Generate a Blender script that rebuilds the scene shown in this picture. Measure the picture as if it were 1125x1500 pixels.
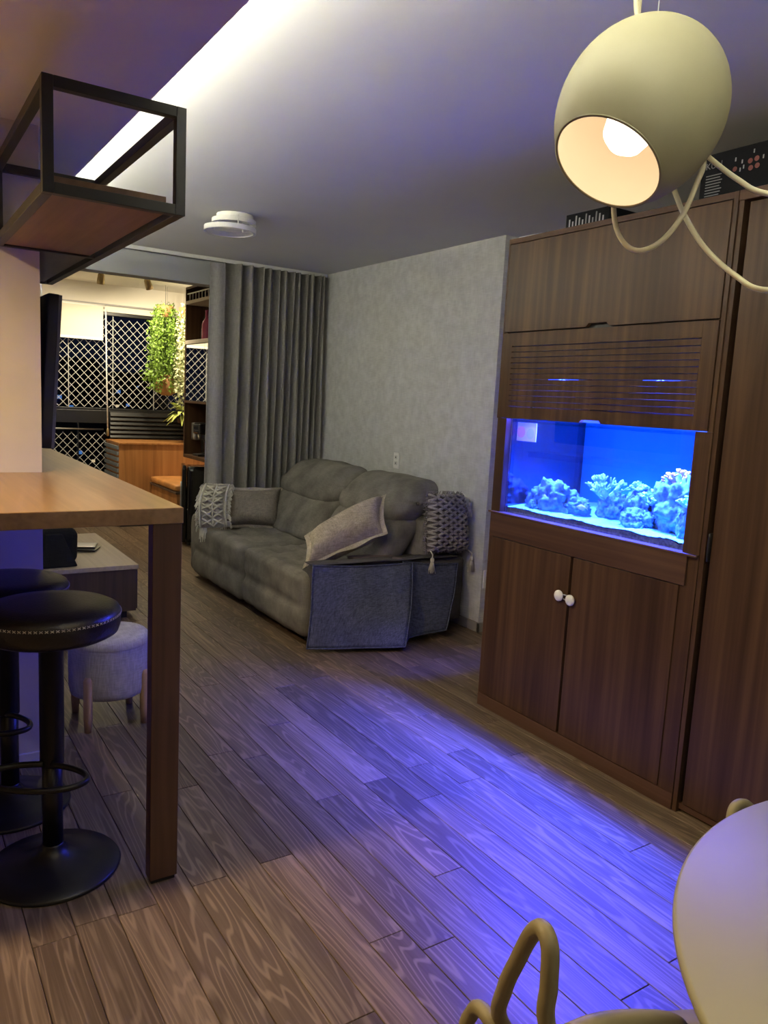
import bpy, bmesh, math, random
from mathutils import Vector, Matrix, noise
for o in list(bpy.data.objects): bpy.data.objects.remove(o)
S = bpy.context.scene
COL = S.collection
random.seed(7)
PI = math.pi

# ------------------------------------------------------------------ camera
cd = bpy.data.cameras.new('camera'); cam = bpy.data.objects.new('camera', cd); COL.objects.link(cam)
_R = Vector((0.8386116, -0.54225487, 0.0518676)); _U = Vector((0.03418645, 0.14742033, 0.98848295)); _F = Vector((0.54365603, 0.82718009, -0.14216617))
cam.matrix_world = Matrix(((_R.x, _U.x, -_F.x, 0), (_R.y, _U.y, -_F.y, 0), (_R.z, _U.z, -_F.z, 1.42), (0, 0, 0, 1)))
cd.sensor_width = 36; cd.sensor_fit = 'AUTO'; cd.lens = 1128.66 / 1500 * 36; cd.clip_start = 0.02
S.camera = cam
# ------------------------------------------------------------------ world and exposure
S.view_settings.view_transform = 'Standard'; S.view_settings.look = 'None'
S.view_settings.gamma = 1; S.view_settings.use_curve_mapping = False
S.view_settings.exposure = 1.08
W = bpy.data.worlds.new('night'); S.world = W; W.use_nodes = True
W.node_tree.nodes['Background'].inputs[0].default_value = (0.01, 0.014, 0.03, 1)
W.node_tree.nodes['Background'].inputs[1].default_value = 0.25
# strengths of the lamps the place has plus added strips (each is built with its fixture below)
E_TANK = 74.0; C_TANK = (0.06, 0.065, 1.0)
E_STRIP = 14.0
E_COVE = 104.0; C_COVE = (1.0, 0.97, 0.74)
E_PEND = 5.5; C_WARM = (1.0, 0.72, 0.36)
E_KITCH = 140.0; C_KITCH = (1.0, 0.70, 0.32)
E_SPOT = 34.0; C_SPOT = (1.0, 0.85, 0.58)

# ------------------------------------------------------------------ materials
MATS = {}
def nodes(name):
    m = bpy.data.materials.new(name); m.use_nodes = True; MATS[name] = m
    nt = m.node_tree; return m, nt, nt.nodes['Principled BSDF']
def N(nt, t, **k):
    n = nt.nodes.new(t)
    for a, b in k.items(): setattr(n, a, b)
    return n
def ramp(nt, stops, interp='LINEAR'):
    r = N(nt, 'ShaderNodeValToRGB'); r.color_ramp.interpolation = interp
    el = r.color_ramp.elements
    while len(el) < len(stops): el.new(0.5)
    for e, (p, c) in zip(el, stops): e.position = p; e.color = (*c, 1) if len(c) == 3 else c
    return r
def coords(nt, scale=(1, 1, 1), rnd=False):
    tc = N(nt, 'ShaderNodeTexCoord'); mp = N(nt, 'ShaderNodeMapping'); mp.inputs['Scale'].default_value = scale
    nt.links.new(tc.outputs['Object'], mp.inputs['Vector'])
    if rnd:
        oi = N(nt, 'ShaderNodeObjectInfo'); mu = N(nt, 'ShaderNodeVectorMath', operation='SCALE')
        mu.inputs[0].default_value = (37.0, 91.0, 53.0); nt.links.new(oi.outputs['Random'], mu.inputs['Scale'])
        nt.links.new(mu.outputs[0], mp.inputs['Location'])
    return mp
def bump(nt, b, src, strength=0.2, dist=0.002):
    n = N(nt, 'ShaderNodeBump'); n.inputs['Strength'].default_value = strength; n.inputs['Distance'].default_value = dist
    nt.links.new(src, n.inputs['Height']); nt.links.new(n.outputs[0], b.inputs['Normal'])
def plain(name, c, rough=0.5, metal=0.0, var=0.06, nscale=30.0, bs=0.0, spec=0.5, sheen=0.0):
    m, nt, b = nodes(name)
    mp = coords(nt); nz = N(nt, 'ShaderNodeTexNoise'); nz.inputs['Scale'].default_value = nscale; nz.inputs['Detail'].default_value = 4
    nt.links.new(mp.outputs[0], nz.inputs['Vector'])
    r = ramp(nt, [(0.25, tuple(x * (1 - var) for x in c)), (0.75, tuple(min(1, x * (1 + var)) for x in c))])
    nt.links.new(nz.outputs['Fac'], r.inputs[0]); nt.links.new(r.outputs[0], b.inputs['Base Color'])
    b.inputs['Roughness'].default_value = rough; b.inputs['Metallic'].default_value = metal
    b.inputs['Specular IOR Level'].default_value = spec
    if sheen: b.inputs['Sheen Weight'].default_value = sheen
    if bs: bump(nt, b, nz.outputs['Fac'], bs, 0.003)
    return m
def fabric(name, c, scale=500.0, var=0.25, bs=0.3, rough=0.95, blot=6.0, blotv=0.15):
    m, nt, b = nodes(name)
    mp = coords(nt); outs = []
    for i, s in enumerate(((scale, scale * 0.08, scale * 0.08), (scale * 0.08, scale, scale * 0.08), (scale * 0.08, scale * 0.08, scale))):
        mm = N(nt, 'ShaderNodeMapping'); mm.inputs['Scale'].default_value = s
        tc = N(nt, 'ShaderNodeTexCoord'); nt.links.new(tc.outputs['Object'], mm.inputs['Vector'])
        nz = N(nt, 'ShaderNodeTexNoise'); nz.inputs['Scale'].default_value = 1.0; nz.inputs['Detail'].default_value = 1
        nt.links.new(mm.outputs[0], nz.inputs['Vector']); outs.append(nz.outputs['Fac'])
    a1 = N(nt, 'ShaderNodeMath', operation='ADD'); nt.links.new(outs[0], a1.inputs[0]); nt.links.new(outs[1], a1.inputs[1])
    a2 = N(nt, 'ShaderNodeMath', operation='ADD'); nt.links.new(a1.outputs[0], a2.inputs[0]); nt.links.new(outs[2], a2.inputs[1])
    a3 = N(nt, 'ShaderNodeMath', operation='MULTIPLY'); nt.links.new(a2.outputs[0], a3.inputs[0]); a3.inputs[1].default_value = 1 / 3
    r = ramp(nt, [(0.38, tuple(x * (1 - var) for x in c)), (0.62, tuple(min(1, x * (1 + var)) for x in c))])
    nt.links.new(a3.outputs[0], r.inputs[0])
    nb = N(nt, 'ShaderNodeTexNoise'); nb.inputs['Scale'].default_value = blot; nb.inputs['Detail'].default_value = 3
    nt.links.new(mp.outputs[0], nb.inputs['Vector'])
    r2 = ramp(nt, [(0.3, (1 - blotv,) * 3), (0.7, (1 + blotv,) * 3)])
    nt.links.new(nb.outputs['Fac'], r2.inputs[0])
    mx = N(nt, 'ShaderNodeMix', data_type='RGBA', blend_type='MULTIPLY'); mx.inputs[0].default_value = 1
    nt.links.new(r.outputs[0], mx.inputs[6]); nt.links.new(r2.outputs[0], mx.inputs[7])
    nt.links.new(mx.outputs[2], b.inputs['Base Color'])
    b.inputs['Roughness'].default_value = rough; b.inputs['Specular IOR Level'].default_value = 0.15
    bump(nt, b, a3.outputs[0], bs, 0.002)
    return m
def wood(name, dark, mid, light, axis=2, fine=60.0, long=1.6, rough=0.4, rnd=False, contour=7.0, line=0.5, bs=0.08, spec=0.5, cs=5.0):
    """grain runs along axis; contour lines of a stretched noise make cathedral figure, fine noise the pores"""
    m, nt, b = nodes(name)
    sc = [cs, cs, cs]; sc[axis] = long * 0.34
    mp = coords(nt, tuple(sc), rnd)
    nz = N(nt, 'ShaderNodeTexNoise'); nz.inputs['Scale'].default_value = 1.0; nz.inputs['Detail'].default_value = 2.2; nz.inputs['Roughness'].default_value = 0.45
    nt.links.new(mp.outputs[0], nz.inputs['Vector'])
    mu = N(nt, 'ShaderNodeMath', operation='MULTIPLY'); mu.inputs[1].default_value = contour * 2.2; nt.links.new(nz.outputs['Fac'], mu.inputs[0])
    fr = N(nt, 'ShaderNodeMath', operation='PINGPONG'); fr.inputs[1].default_value = 0.5; nt.links.new(mu.outputs[0], fr.inputs[0])
    sf = [fine, fine, fine]; sf[axis] = long
    mf = coords(nt, tuple(sf), rnd)
    nf = N(nt, 'ShaderNodeTexNoise'); nf.inputs['Scale'].default_value = 1.0; nf.inputs['Detail'].default_value = 3
    nt.links.new(mf.outputs[0], nf.inputs['Vector'])
    sb = [9.0, 9.0, 9.0]; sb[axis] = 0.5
    ml = coords(nt, tuple(sb), rnd)
    nl = N(nt, 'ShaderNodeTexNoise'); nl.inputs['Scale'].default_value = 1.0; nl.inputs['Detail'].default_value = 2
    nt.links.new(ml.outputs[0], nl.inputs['Vector'])
    r1 = ramp(nt, [(0.25, dark), (0.5, mid), (0.8, light)])
    ad = N(nt, 'ShaderNodeMath', operation='ADD'); nt.links.new(nf.outputs['Fac'], ad.inputs[0]); nt.links.new(nl.outputs['Fac'], ad.inputs[1])
    hf = N(nt, 'ShaderNodeMath', operation='MULTIPLY'); hf.inputs[1].default_value = 0.5; nt.links.new(ad.outputs[0], hf.inputs[0])
    nt.links.new(hf.outputs[0], r1.inputs[0])
    rl = ramp(nt, [(0.30, (0, 0, 0)), (0.44, (1, 1, 1))]); nt.links.new(fr.outputs[0], rl.inputs[0])
    ff = N(nt, 'ShaderNodeMath', operation='MULTIPLY'); ff.inputs[1].default_value = line; nt.links.new(rl.outputs[0], ff.inputs[0])
    mx = N(nt, 'ShaderNodeMix', data_type='RGBA'); nt.links.new(ff.outputs[0], mx.inputs[0]); nt.links.new(r1.outputs[0], mx.inputs[6]); mx.inputs[7].default_value = (*light, 1)
    out = mx.outputs[2]
    if rnd:
        oi = N(nt, 'ShaderNodeObjectInfo'); rr = ramp(nt, [(0, (0.72, 0.72, 0.74)), (0.5, (1, 1, 1)), (1, (1.22, 1.18, 1.12))])
        nt.links.new(oi.outputs['Random'], rr.inputs[0])
        m2 = N(nt, 'ShaderNodeMix', data_type='RGBA', blend_type='MULTIPLY'); m2.inputs[0].default_value = 1
        nt.links.new(out, m2.inputs[6]); nt.links.new(rr.outputs[0], m2.inputs[7]); out = m2.outputs[2]
    nt.links.new(out, b.inputs['Base Color'])
    b.inputs['Roughness'].default_value = rough; b.inputs['Specular IOR Level'].default_value = spec
    bump(nt, b, nf.outputs['Fac'], bs, 0.002)
    return m
def emit(name, c, s):
    m, nt, b = nodes(name)
    b.inputs['Base Color'].default_value = (*c, 1)
    b.inputs['Emission Color'].default_value = (*c, 1); b.inputs['Emission Strength'].default_value = s
    return m
def glassy(name, tint, refl=0.08, rough=0.0, fres=0.6):
    m = bpy.data.materials.new(name); m.use_nodes = True; MATS[name] = m; nt = m.node_tree
    for n in list(nt.nodes):
        if n.type == 'BSDF_PRINCIPLED': nt.nodes.remove(n)
    out = nt.nodes['Material Output']
    t = N(nt, 'ShaderNodeBsdfTransparent'); t.inputs[0].default_value = (*tint, 1)
    g = N(nt, 'ShaderNodeBsdfGlossy'); g.inputs['Roughness'].default_value = rough
    lw = N(nt, 'ShaderNodeLayerWeight'); lw.inputs[0].default_value = 0.35
    mu = N(nt, 'ShaderNodeMath', operation='MULTIPLY_ADD'); mu.inputs[1].default_value = fres; mu.inputs[2].default_value = refl; mu.use_clamp = True
    nt.links.new(lw.outputs['Fresnel'], mu.inputs[0])
    mx = N(nt, 'ShaderNodeMixShader'); nt.links.new(mu.outputs[0], mx.inputs[0]); nt.links.new(t.outputs[0], mx.inputs[1]); nt.links.new(g.outputs[0], mx.inputs[2])
    nt.links.new(mx.outputs[0], out.inputs[0]); return m

wood('floor_wood', (0.068, 0.047, 0.031), (0.110, 0.078, 0.052), (0.28, 0.21, 0.145), axis=1, fine=110, long=2.5, rough=0.42, rnd=True, contour=9.0, line=0.5, bs=0.12, cs=9.0, spec=0.3)
wood('walnut', (0.028, 0.013, 0.007), (0.064, 0.032, 0.016), (0.130, 0.072, 0.035), axis=2, fine=45, long=0.9, rough=0.38, contour=3.0, line=0.18, bs=0.05, spec=0.22)
wood('walnut_rail', (0.038, 0.018, 0.011), (0.08, 0.040, 0.024), (0.14, 0.078, 0.046), axis=1, fine=60, long=0.9, rough=0.4, contour=3.0, line=0.15, bs=0.05, spec=0.22)
wood('oak_bar', (0.135, 0.078, 0.036), (0.23, 0.138, 0.068), (0.34, 0.225, 0.12), axis=1, fine=60, long=1.5, rough=0.28, contour=3.5, line=0.25, bs=0.04)
wood('oak_leg', (0.045, 0.022, 0.013), (0.08, 0.041, 0.023), (0.13, 0.072, 0.042), axis=2, fine=60, long=1.5, rough=0.4, contour=4, line=0.3)
wood('shelf_wood', (0.10, 0.05, 0.025), (0.17, 0.09, 0.045), (0.25, 0.145, 0.08), axis=1, fine=50, long=1.2, rough=0.45, line=0.15)
wood('rack_dark', (0.045, 0.027, 0.018), (0.08, 0.05, 0.033), (0.12, 0.08, 0.052), axis=2, fine=60, long=1.2, rough=0.45, line=0.15)
wood('rack_top', (0.30, 0.235, 0.16), (0.42, 0.34, 0.245), (0.52, 0.44, 0.33), axis=1, fine=60, long=1.2, rough=0.3, line=0.15)
wood('bench_wood', (0.20, 0.08, 0.022), (0.38, 0.165, 0.05), (0.52, 0.26, 0.09), axis=2, fine=40, long=1.0, rough=0.4, contour=4, line=0.3)
wood('birch', (0.30, 0.18, 0.08), (0.45, 0.28, 0.13), (0.55, 0.36, 0.19), axis=2, fine=40, long=1.5, rough=0.5, line=0.2)
plain('ceiling_paint', (0.62, 0.62, 0.62), 0.9, var=0.02, nscale=4)
plain('soffit_paint', (0.60, 0.57, 0.57), 0.9, var=0.02, nscale=4)
plain('beam_paint', (0.36, 0.37, 0.37), 0.9, var=0.03, nscale=6)
plain('pillar_paint', (0.50, 0.47, 0.43), 0.85, var=0.05, nscale=8)
plain('balcony_paint', (0.78, 0.74, 0.66), 0.85, var=0.02, nscale=4)
plain('subfloor', (0.02, 0.014, 0.010), 0.9)
plain('white_trim', (0.62, 0.62, 0.60), 0.5, var=0.02)
plain('grey_trim', (0.28, 0.27, 0.27), 0.5, var=0.04)
fabric('wallpaper', (0.56, 0.565, 0.555), scale=190, var=0.13, bs=0.15, blot=3, blotv=0.02)
fabric('curtain_cloth', (0.26, 0.25, 0.23), scale=400, var=0.15, bs=0.2, blot=2, blotv=0.06)
fabric('curtain_band', (0.34, 0.33, 0.31), scale=400, var=0.12, bs=0.2, blot=2, blotv=0.05)
fabric('sofa_suede', (0.170, 0.160, 0.142), scale=300, var=0.12, bs=0.15, blot=7, blotv=0.28)
fabric('sofa_dark', (0.085, 0.080, 0.082), scale=300, var=0.12, bs=0.15, blot=7, blotv=0.25)
fabric('sofa_mauve', (0.16, 0.13, 0.135), scale=300, var=0.1, bs=0.1)
fabric('denim', (0.075, 0.085, 0.135), scale=420, var=0.42, bs=0.4, blot=5, blotv=0.2)
fabric('pillow_grey', (0.23, 0.205, 0.175), scale=420, var=0.25, bs=0.35)
fabric('pillow_beige', (0.36, 0.315, 0.25), scale=420, var=0.3, bs=0.4)
fabric('flange', (0.42, 0.38, 0.31), scale=420, var=0.2, bs=0.3)
fabric('cotton', (0.56, 0.54, 0.46), scale=500, var=0.15, bs=0.3)
fabric('macrame', (0.27, 0.25, 0.245), scale=500, var=0.2, bs=0.3)
fabric('macrame_back', (0.13, 0.115, 0.12), scale=300)
fabric('pouf_cloth', (0.44, 0.405, 0.345), scale=320, var=0.18, bs=0.3, blot=4, blotv=0.06)
fabric('bag_cloth', (0.012, 0.012, 0.012), scale=300)
plain('black_metal', (0.013, 0.013, 0.013), 0.42, 0.0, var=0.1)
plain('matte_black', (0.011, 0.0115, 0.012), 0.38, 0.3, var=0.1, nscale=200)
plain('leather', (0.012, 0.011, 0.012), 0.33, var=0.25, nscale=140, bs=0.35)
plain('stitch', (0.45, 0.42, 0.36), 0.8)
plain('tv_plastic', (0.012, 0.012, 0.013), 0.45)
plain('tv_bezel', (0.10, 0.10, 0.115), 0.4)
plain('tv_screen', (0.006, 0.006, 0.008), 0.08)
plain('white_plastic', (0.82, 0.81, 0.78), 0.35, var=0.02)
plain('grey_plastic', (0.35, 0.35, 0.36), 0.4)
plain('shade_paint', (0.36, 0.34, 0.215), 0.55, var=0.02)
plain('shade_inner', (0.86, 0.78, 0.66), 0.6, var=0.01)
plain('cord_cream', (0.68, 0.62, 0.42), 0.6, var=0.03)
plain('steel', (0.55, 0.55, 0.55), 0.3, 1.0)
plain('table_lacquer', (0.28, 0.26, 0.155), 0.45, var=0.015, nscale=5)
plain('chair_plastic', (0.25, 0.215, 0.12), 0.5, var=0.05)
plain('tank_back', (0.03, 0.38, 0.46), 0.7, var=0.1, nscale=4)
plain('tank_black', (0.008, 0.008, 0.010), 0.5)
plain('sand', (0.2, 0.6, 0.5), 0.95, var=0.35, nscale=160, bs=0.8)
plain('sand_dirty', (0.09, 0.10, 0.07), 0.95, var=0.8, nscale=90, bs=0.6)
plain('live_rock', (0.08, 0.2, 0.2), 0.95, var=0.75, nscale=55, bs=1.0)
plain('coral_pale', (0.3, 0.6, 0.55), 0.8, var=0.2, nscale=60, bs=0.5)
plain('coral_pink', (0.62, 0.35, 0.5), 0.8, var=0.3, nscale=60, bs=0.5)
plain('fish_skin', (0.45, 0.5, 0.7), 0.5, var=0.4, nscale=40)
plain('carton', (0.008, 0.0085, 0.011), 0.8, spec=0.15)
plain('print_white', (0.2, 0.2, 0.2), 0.6)
plain('print_red', (0.20, 0.06, 0.05), 0.6)
plain('rect_white', (0.75, 0.75, 0.75), 0.6, var=0.02)
plain('disc_pink', (0.8, 0.35, 0.45), 0.6)
plain('disc_green', (0.5, 0.65, 0.55), 0.6)
plain('louver_black', (0.014, 0.014, 0.015), 0.35)
plain('louver_grey', (0.16, 0.18, 0.20), 0.5)
plain('blind_cloth', (0.72, 0.66, 0.55), 0.9, var=0.01)
plain('net_cord', (0.62, 0.62, 0.60), 0.8)
plain('leaf_green', (0.16, 0.27, 0.035), 0.5, var=0.55, nscale=25)
plain('leaf_lime', (0.50, 0.56, 0.15), 0.5, var=0.35, nscale=25)
plain('leaf_pale', (0.66, 0.68, 0.42), 0.5, var=0.3, nscale=25)
plain('terracotta', (0.42, 0.21, 0.085), 0.8, var=0.3, nscale=18, bs=0.3)
plain('tan_leather', (0.46, 0.20, 0.055), 0.5, var=0.25, nscale=9)
plain('gloss_black', (0.01, 0.01, 0.011), 0.12)
plain('brass', (0.35, 0.27, 0.15), 0.4, 0.8)
plain('mirror', (0.75, 0.75, 0.75), 0.02, 1.0, var=0.0)
plain('pink_bottle', (0.30, 0.05, 0.10), 0.15)
plain('unit_edge', (0.42, 0.36, 0.28), 0.5)
emit('bulb', (1.0, 0.84, 0.62), 2.6)
emit('led_cove', C_COVE, E_COVE * 0.3); emit('led_edge_added', C_COVE, E_COVE * 0.95)
emit('led_blue', (0.03, 0.10, 1.0), 0.8)
emit('lamp_disc', C_KITCH, 5.0)
emit('spot_disc', (1.0, 0.85, 0.6), 6.0)
emit('blue_window_and_reflection', (0.12, 0.35, 0.9), 0.25)
emit('city_warm', (1.0, 0.75, 0.4), 0.4)
glassy('tank_glass', (0.98, 0.99, 1.0), 0.01, fres=0.25)
glassy('tank_side_glass', (0.16, 0.45, 1.0), 0.22, fres=0.25)  # blue tint stands in for the water mirrored in the side pane
glassy('water', (0.5, 0.95, 1.0), 0.0, fres=0.3)
glassy('window_glass', (0.85, 0.87, 0.9), 0.0, fres=0.12)
M = MATS

# ------------------------------------------------------------------ mesh helpers
class MB:
    def __init__(s): s.v = []; s.f = []
    def add(s, v, f):
        o = len(s.v); s.v += [Vector(p) for p in v]; s.f += [tuple(i + o for i in q) for q in f]; return s
    def box(s, x0, x1, y0, y1, z0, z1):
        v = [(x, y, z) for z in (z0, z1) for y in (y0, y1) for x in (x0, x1)]
        return s.add(v, [(0, 2, 3, 1), (4, 5, 7, 6), (0, 1, 5, 4), (1, 3, 7, 5), (3, 2, 6, 7), (2, 0, 4, 6)])
    def prism(s, poly, z0, z1):
        n = len(poly); v = [(x, y, z0) for x, y in poly] + [(x, y, z1) for x, y in poly]
        return s.add(v, [tuple(range(n - 1, -1, -1)), tuple(range(n, 2 * n))] + [(i, (i + 1) % n, n + (i + 1) % n, n + i) for i in range(n)])
    def tube(s, path, r, n=10, closed=False, flat=None):
        path = [Vector(p) for p in path]; L = len(path); rs = r if isinstance(r, (list, tuple)) else [r] * L
        t0 = (path[1] - path[0]).normalized(); up = Vector((0, 0, 1)) if abs(t0.z) < 0.9 else Vector((1, 0, 0))
        nrm = t0.cross(up).normalized(); v = []; f = []; prev = t0
        for i, p in enumerate(path):
            if closed: t = (path[(i + 1) % L] - path[i - 1]).normalized()
            else: t = (path[min(i + 1, L - 1)] - path[max(i - 1, 0)]).normalized()
            q = prev.rotation_difference(t); nrm = (q @ nrm); nrm = (nrm - t * nrm.dot(t)).normalized(); prev = t
            bn = t.cross(nrm)
            for k in range(n):
                a = 2 * PI * k / n; v.append(p + (nrm * math.cos(a) + bn * math.sin(a) * (flat or 1)) * rs[i])
        for i in range(L if closed else L - 1):
            j = (i + 1) % L
            for k in range(n): f.append((i * n + k, i * n + (k + 1) % n, j * n + (k + 1) % n, j * n + k))
        if not closed: f += [tuple(range(n - 1, -1, -1)), tuple((L - 1) * n + k for k in range(n))]
        return s.add(v, f)
    def lathe(s, prof, c=(0, 0, 0), axis=(0, 0, 1), n=32, cap=True):
        c = Vector(c); a = Vector(axis).normalized(); u = a.orthogonal().normalized(); w = a.cross(u); v = []; f = []
        for r, h in prof:
            for k in range(n):
                t = 2 * PI * k / n; v.append(c + a * h + (u * math.cos(t) + w * math.sin(t)) * r)
        for i in range(len(prof) - 1):
            for k in range(n): f.append((i * n + k, i * n + (k + 1) % n, (i + 1) * n + (k + 1) % n, (i + 1) * n + k))
        if cap: f += [tuple(range(n - 1, -1, -1)), tuple((len(prof) - 1) * n + k for k in range(n))]
        return s.add(v, f)
    def grid(s, fn, nu, nv, closed_u=False):
        v = [fn(i / (nu if closed_u else nu - 1), j / (nv - 1)) for j in range(nv) for i in range(nu)]
        f = []
        for j in range(nv - 1):
            for i in range(nu if closed_u else nu - 1):
                k = (i + 1) % nu; f.append((j * nu + i, j * nu + k, (j + 1) * nu + k, (j + 1) * nu + i))
        return s.add(v, f)
    def rbox(s, x0, x1, y0, y1, z0, z1, r=0.04, n=10, fn=None, mat=None):
        """box with rounded edges from a subdivided cube; fn(p, normal) displaces"""
        c = Vector(((x0 + x1) / 2, (y0 + y1) / 2, (z0 + z1) / 2)); h = Vector(((x1 - x0) / 2, (y1 - y0) / 2, (z1 - z0) / 2)); r = min(r, *h)
        bm = bmesh.new(); bmesh.ops.create_cube(bm, size=2); bmesh.ops.subdivide_edges(bm, edges=bm.edges[:], cuts=n, use_grid_fill=True)
        vs = []
        for v in bm.verts:
            p = Vector((v.co.x, v.co.y, v.co.z))
            # concentrate samples near the edges
            q = Vector([math.copysign(1 - (1 - abs(t)) ** 1.35, t) if abs(t) < 1 else t for t in p])
            w = Vector((q.x * h.x, q.y * h.y, q.z * h.z)); inn = Vector([max(-h[i] + r, min(h[i] - r, w[i])) for i in range(3)])
            d = w - inn
            nn = d.normalized() if d.length > 1e-9 else Vector((0, 0, 1))
            w = inn + nn * r if d.length > 1e-9 else w
            w = c + w
            if fn: w = fn(w, nn)
            if mat: w = mat @ w
            vs.append(w)
        bm.verts.index_update(); fs = [tuple(v.index for v in f.verts) for f in bm.faces]; bm.free()
        return s.add(vs, fs)
    def xf(s, m):
        s.v = [m @ p for p in s.v]; return s
def wloc(o):
    p = Vector((0, 0, 0))
    while o: p += o.location; o = o.parent
    return p
def build(name, mb, mat, parent=None, smooth=False, bevel=0.0, origin=None, local=False, kind=None, seg=2):
    me = bpy.data.meshes.new(name)
    if parent: off = Vector((0, 0, 0)) if local else wloc(parent)
    else:
        if origin is None:
            xs = [p.x for p in mb.v]; ys = [p.y for p in mb.v]; zs = [p.z for p in mb.v]
            origin = Vector(((min(xs) + max(xs)) / 2, (min(ys) + max(ys)) / 2, min(zs)))
        off = Vector(origin)
    me.from_pydata([p - off for p in mb.v], [], mb.f); me.update()
    o = bpy.data.objects.new(name, me); COL.objects.link(o)
    if parent: o.parent = parent
    else: o.location = off
    me.materials.append(M[mat] if isinstance(mat, str) else mat)
    bm = bmesh.new(); bm.from_mesh(me); bmesh.ops.recalc_face_normals(bm, faces=bm.faces[:]); bm.to_mesh(me); bm.free()
    if smooth:
        for p in me.polygons: p.use_smooth = True
    if bevel:
        b = o.modifiers.new('bevel', 'BEVEL'); b.width = bevel; b.segments = seg; b.limit_method = 'ANGLE'; b.angle_limit = 0.7
    if kind: o['kind'] = kind
    return o
def tag(o, label, cat, group=None, kind=None):
    o['label'] = label; o['category'] = cat
    if group: o['group'] = group
    if kind: o['kind'] = kind
    return o
def thing(name, loc, label, cat, group=None, kind=None):
    o = bpy.data.objects.new(name, None); COL.objects.link(o); o.location = loc; o.empty_display_size = 0.1
    return tag(o, label, cat, group, kind)
def lamp(name, typ, loc, energy, color, parent=None, **k):
    l = bpy.data.lights.new(name, typ); l.energy = energy; l.color = color
    for a, b in k.items():
        if a != 'aim': setattr(l, a, b)
    o = bpy.data.objects.new(name, l); COL.objects.link(o)
    o.location = Vector(loc) - (wloc(parent) if parent else Vector((0, 0, 0))); o.parent = parent
    if 'aim' in k: o.rotation_euler = Vector(k['aim']).to_track_quat('-Z', 'Y').to_euler()
    return o
def bez(pts, n=40):
    """smooth Catmull-Rom path through points"""
    P = [Vector(p) for p in pts]; P = [P[0] * 2 - P[1]] + P + [P[-1] * 2 - P[-2]]; out = []; m = len(P) - 3
    for i in range(m):
        a, b, c, d = P[i:i + 4]; k = max(2, n // m)
        for j in range(k):
            t = j / k; out.append(0.5 * ((2 * b) + (c - a) * t + (2 * a - 5 * b + 4 * c - d) * t * t + (3 * b - a - 3 * c + d) * t ** 3))
    out.append(P[-2]); return out
def bx(*a): return MB().box(*a)

# ------------------------------------------------------------------ the setting
PX0 = 0.603; PW = 0.1085; PL = 1.21
offs = {-3: 1.94, -1: 1.962, 0: 2.62, 1: 1.99, 2: 2.55, 3: 2.0, 4: 2.75, 5: 2.66, 6: 2.25, 7: 2.90, 8: 2.28, 9: 2.083, 10: 2.305, 11: 2.112, 12: 2.335, 13: 2.70, 14: 2.2, 15: 2.5, 16: 2.05, 17: 2.36}
fl = build('floor', bx(-2.6, 3.7, -2.2, 8.75, -0.06, -0.008), 'subfloor')
tag(fl, 'grey brown wooden plank floor running towards the balcony', 'floor', kind='structure')
pm = bpy.data.meshes.new('plank')
_b = bx(0.0008, PW - 0.0012, 0.0008, PL - 0.0012, -0.008, 0.0)
pm.from_pydata(_b.v, [], _b.f); pm.materials.append(M['floor_wood'])
_bm = bmesh.new(); _bm.from_mesh(pm)
bmesh.ops.bevel(_bm, geom=[e for e in _bm.edges if all(abs(v.co.z) < 1e-6 for v in e.verts)], offset=0.0012, segments=1, affect='EDGES')
bmesh.ops.recalc_face_normals(_bm, faces=_bm.faces[:]); _bm.to_mesh(pm); _bm.free()
rest = MB(); npl = 0
rp = random.Random(3)
for k in range(-29, 28):
    x = PX0 + PW * k
    o0 = offs.get(k, 1.4 + rp.random() * PL)
    y = o0 - PL * 5
    while y < 8.65:
        y1 = y + PL
        if y1 > -2.1:
            vis = (k >= -6 and y1 > 0.9 and not (x < 0.15 and y > 2.9) and not (x > 2.45 and y1 < 2.6)
                   and not (x > 3.13 and y > 3.7) and not (x < 1.1 and y > 4.0) and not (x > 2.75 and y > 5.7) and y < 8.2)
            if vis:
                p = bpy.data.objects.new('plank', pm); COL.objects.link(p); p.parent = fl; p.location = Vector((x, y, 0)) - fl.location; npl += 1
            else: rest.box(x + 0.001, x + PW - 0.001, y + 0.001, y1 - 0.001, -0.008, 0)
        y = y1
build('plank', rest, 'floor_wood', fl, kind='stuff')
print('planks', npl)

CZ = 2.43
tag(build('ceiling', bx(0.25, 3.7, -2.2, 6.05, CZ, CZ + 0.1), 'ceiling_paint'), 'smooth pale ceiling over the living room', 'ceiling', kind='structure')
# lowered ceiling on the kitchen side with the light cove along its free edge
so = MB(); so.box(-2.6, 0.715, -2.2, 6.05, 2.28, 2.30); so.box(-2.6, 0.25, -2.2, 6.05, 2.30, 2.53); so.box(0.700, 0.715, -2.2, 6.05, 2.30, 2.321); so.box(0.37, 0.3995, -2.2, 6.05, 2.30, 2.318)
tag(build('trim_1', so, 'soffit_paint'), 'lowered ceiling panel above the bar with glowing edge', 'ceiling panel', kind='structure')
_ls = tag(build('led_strip', bx(0.400, 0.403, -2.1, 5.88, 2.303, 2.316), 'led_cove'), 'greenish white light strip hidden on the lowered ceiling edge', 'light strip')
build('added_edge_strip', bx(0.7155, 0.7185, -2.1, 5.88, 2.288, 2.295), 'led_edge_added', _ls)  # extra strip added to brighten the wall and the sofa side
tag(build('ceiling', bx(0.4, 3.7, 6.05, 8.75, 2.48, 2.6), 'balcony_paint'), 'cream balcony ceiling with two small spotlights', 'ceiling', kind='structure')
tag(build('trim_2', bx(0.48, 3.16, 5.90, 6.05, 2.236, CZ), 'beam_paint'), 'grey beam above the balcony opening', 'beam', kind='structure')
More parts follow.
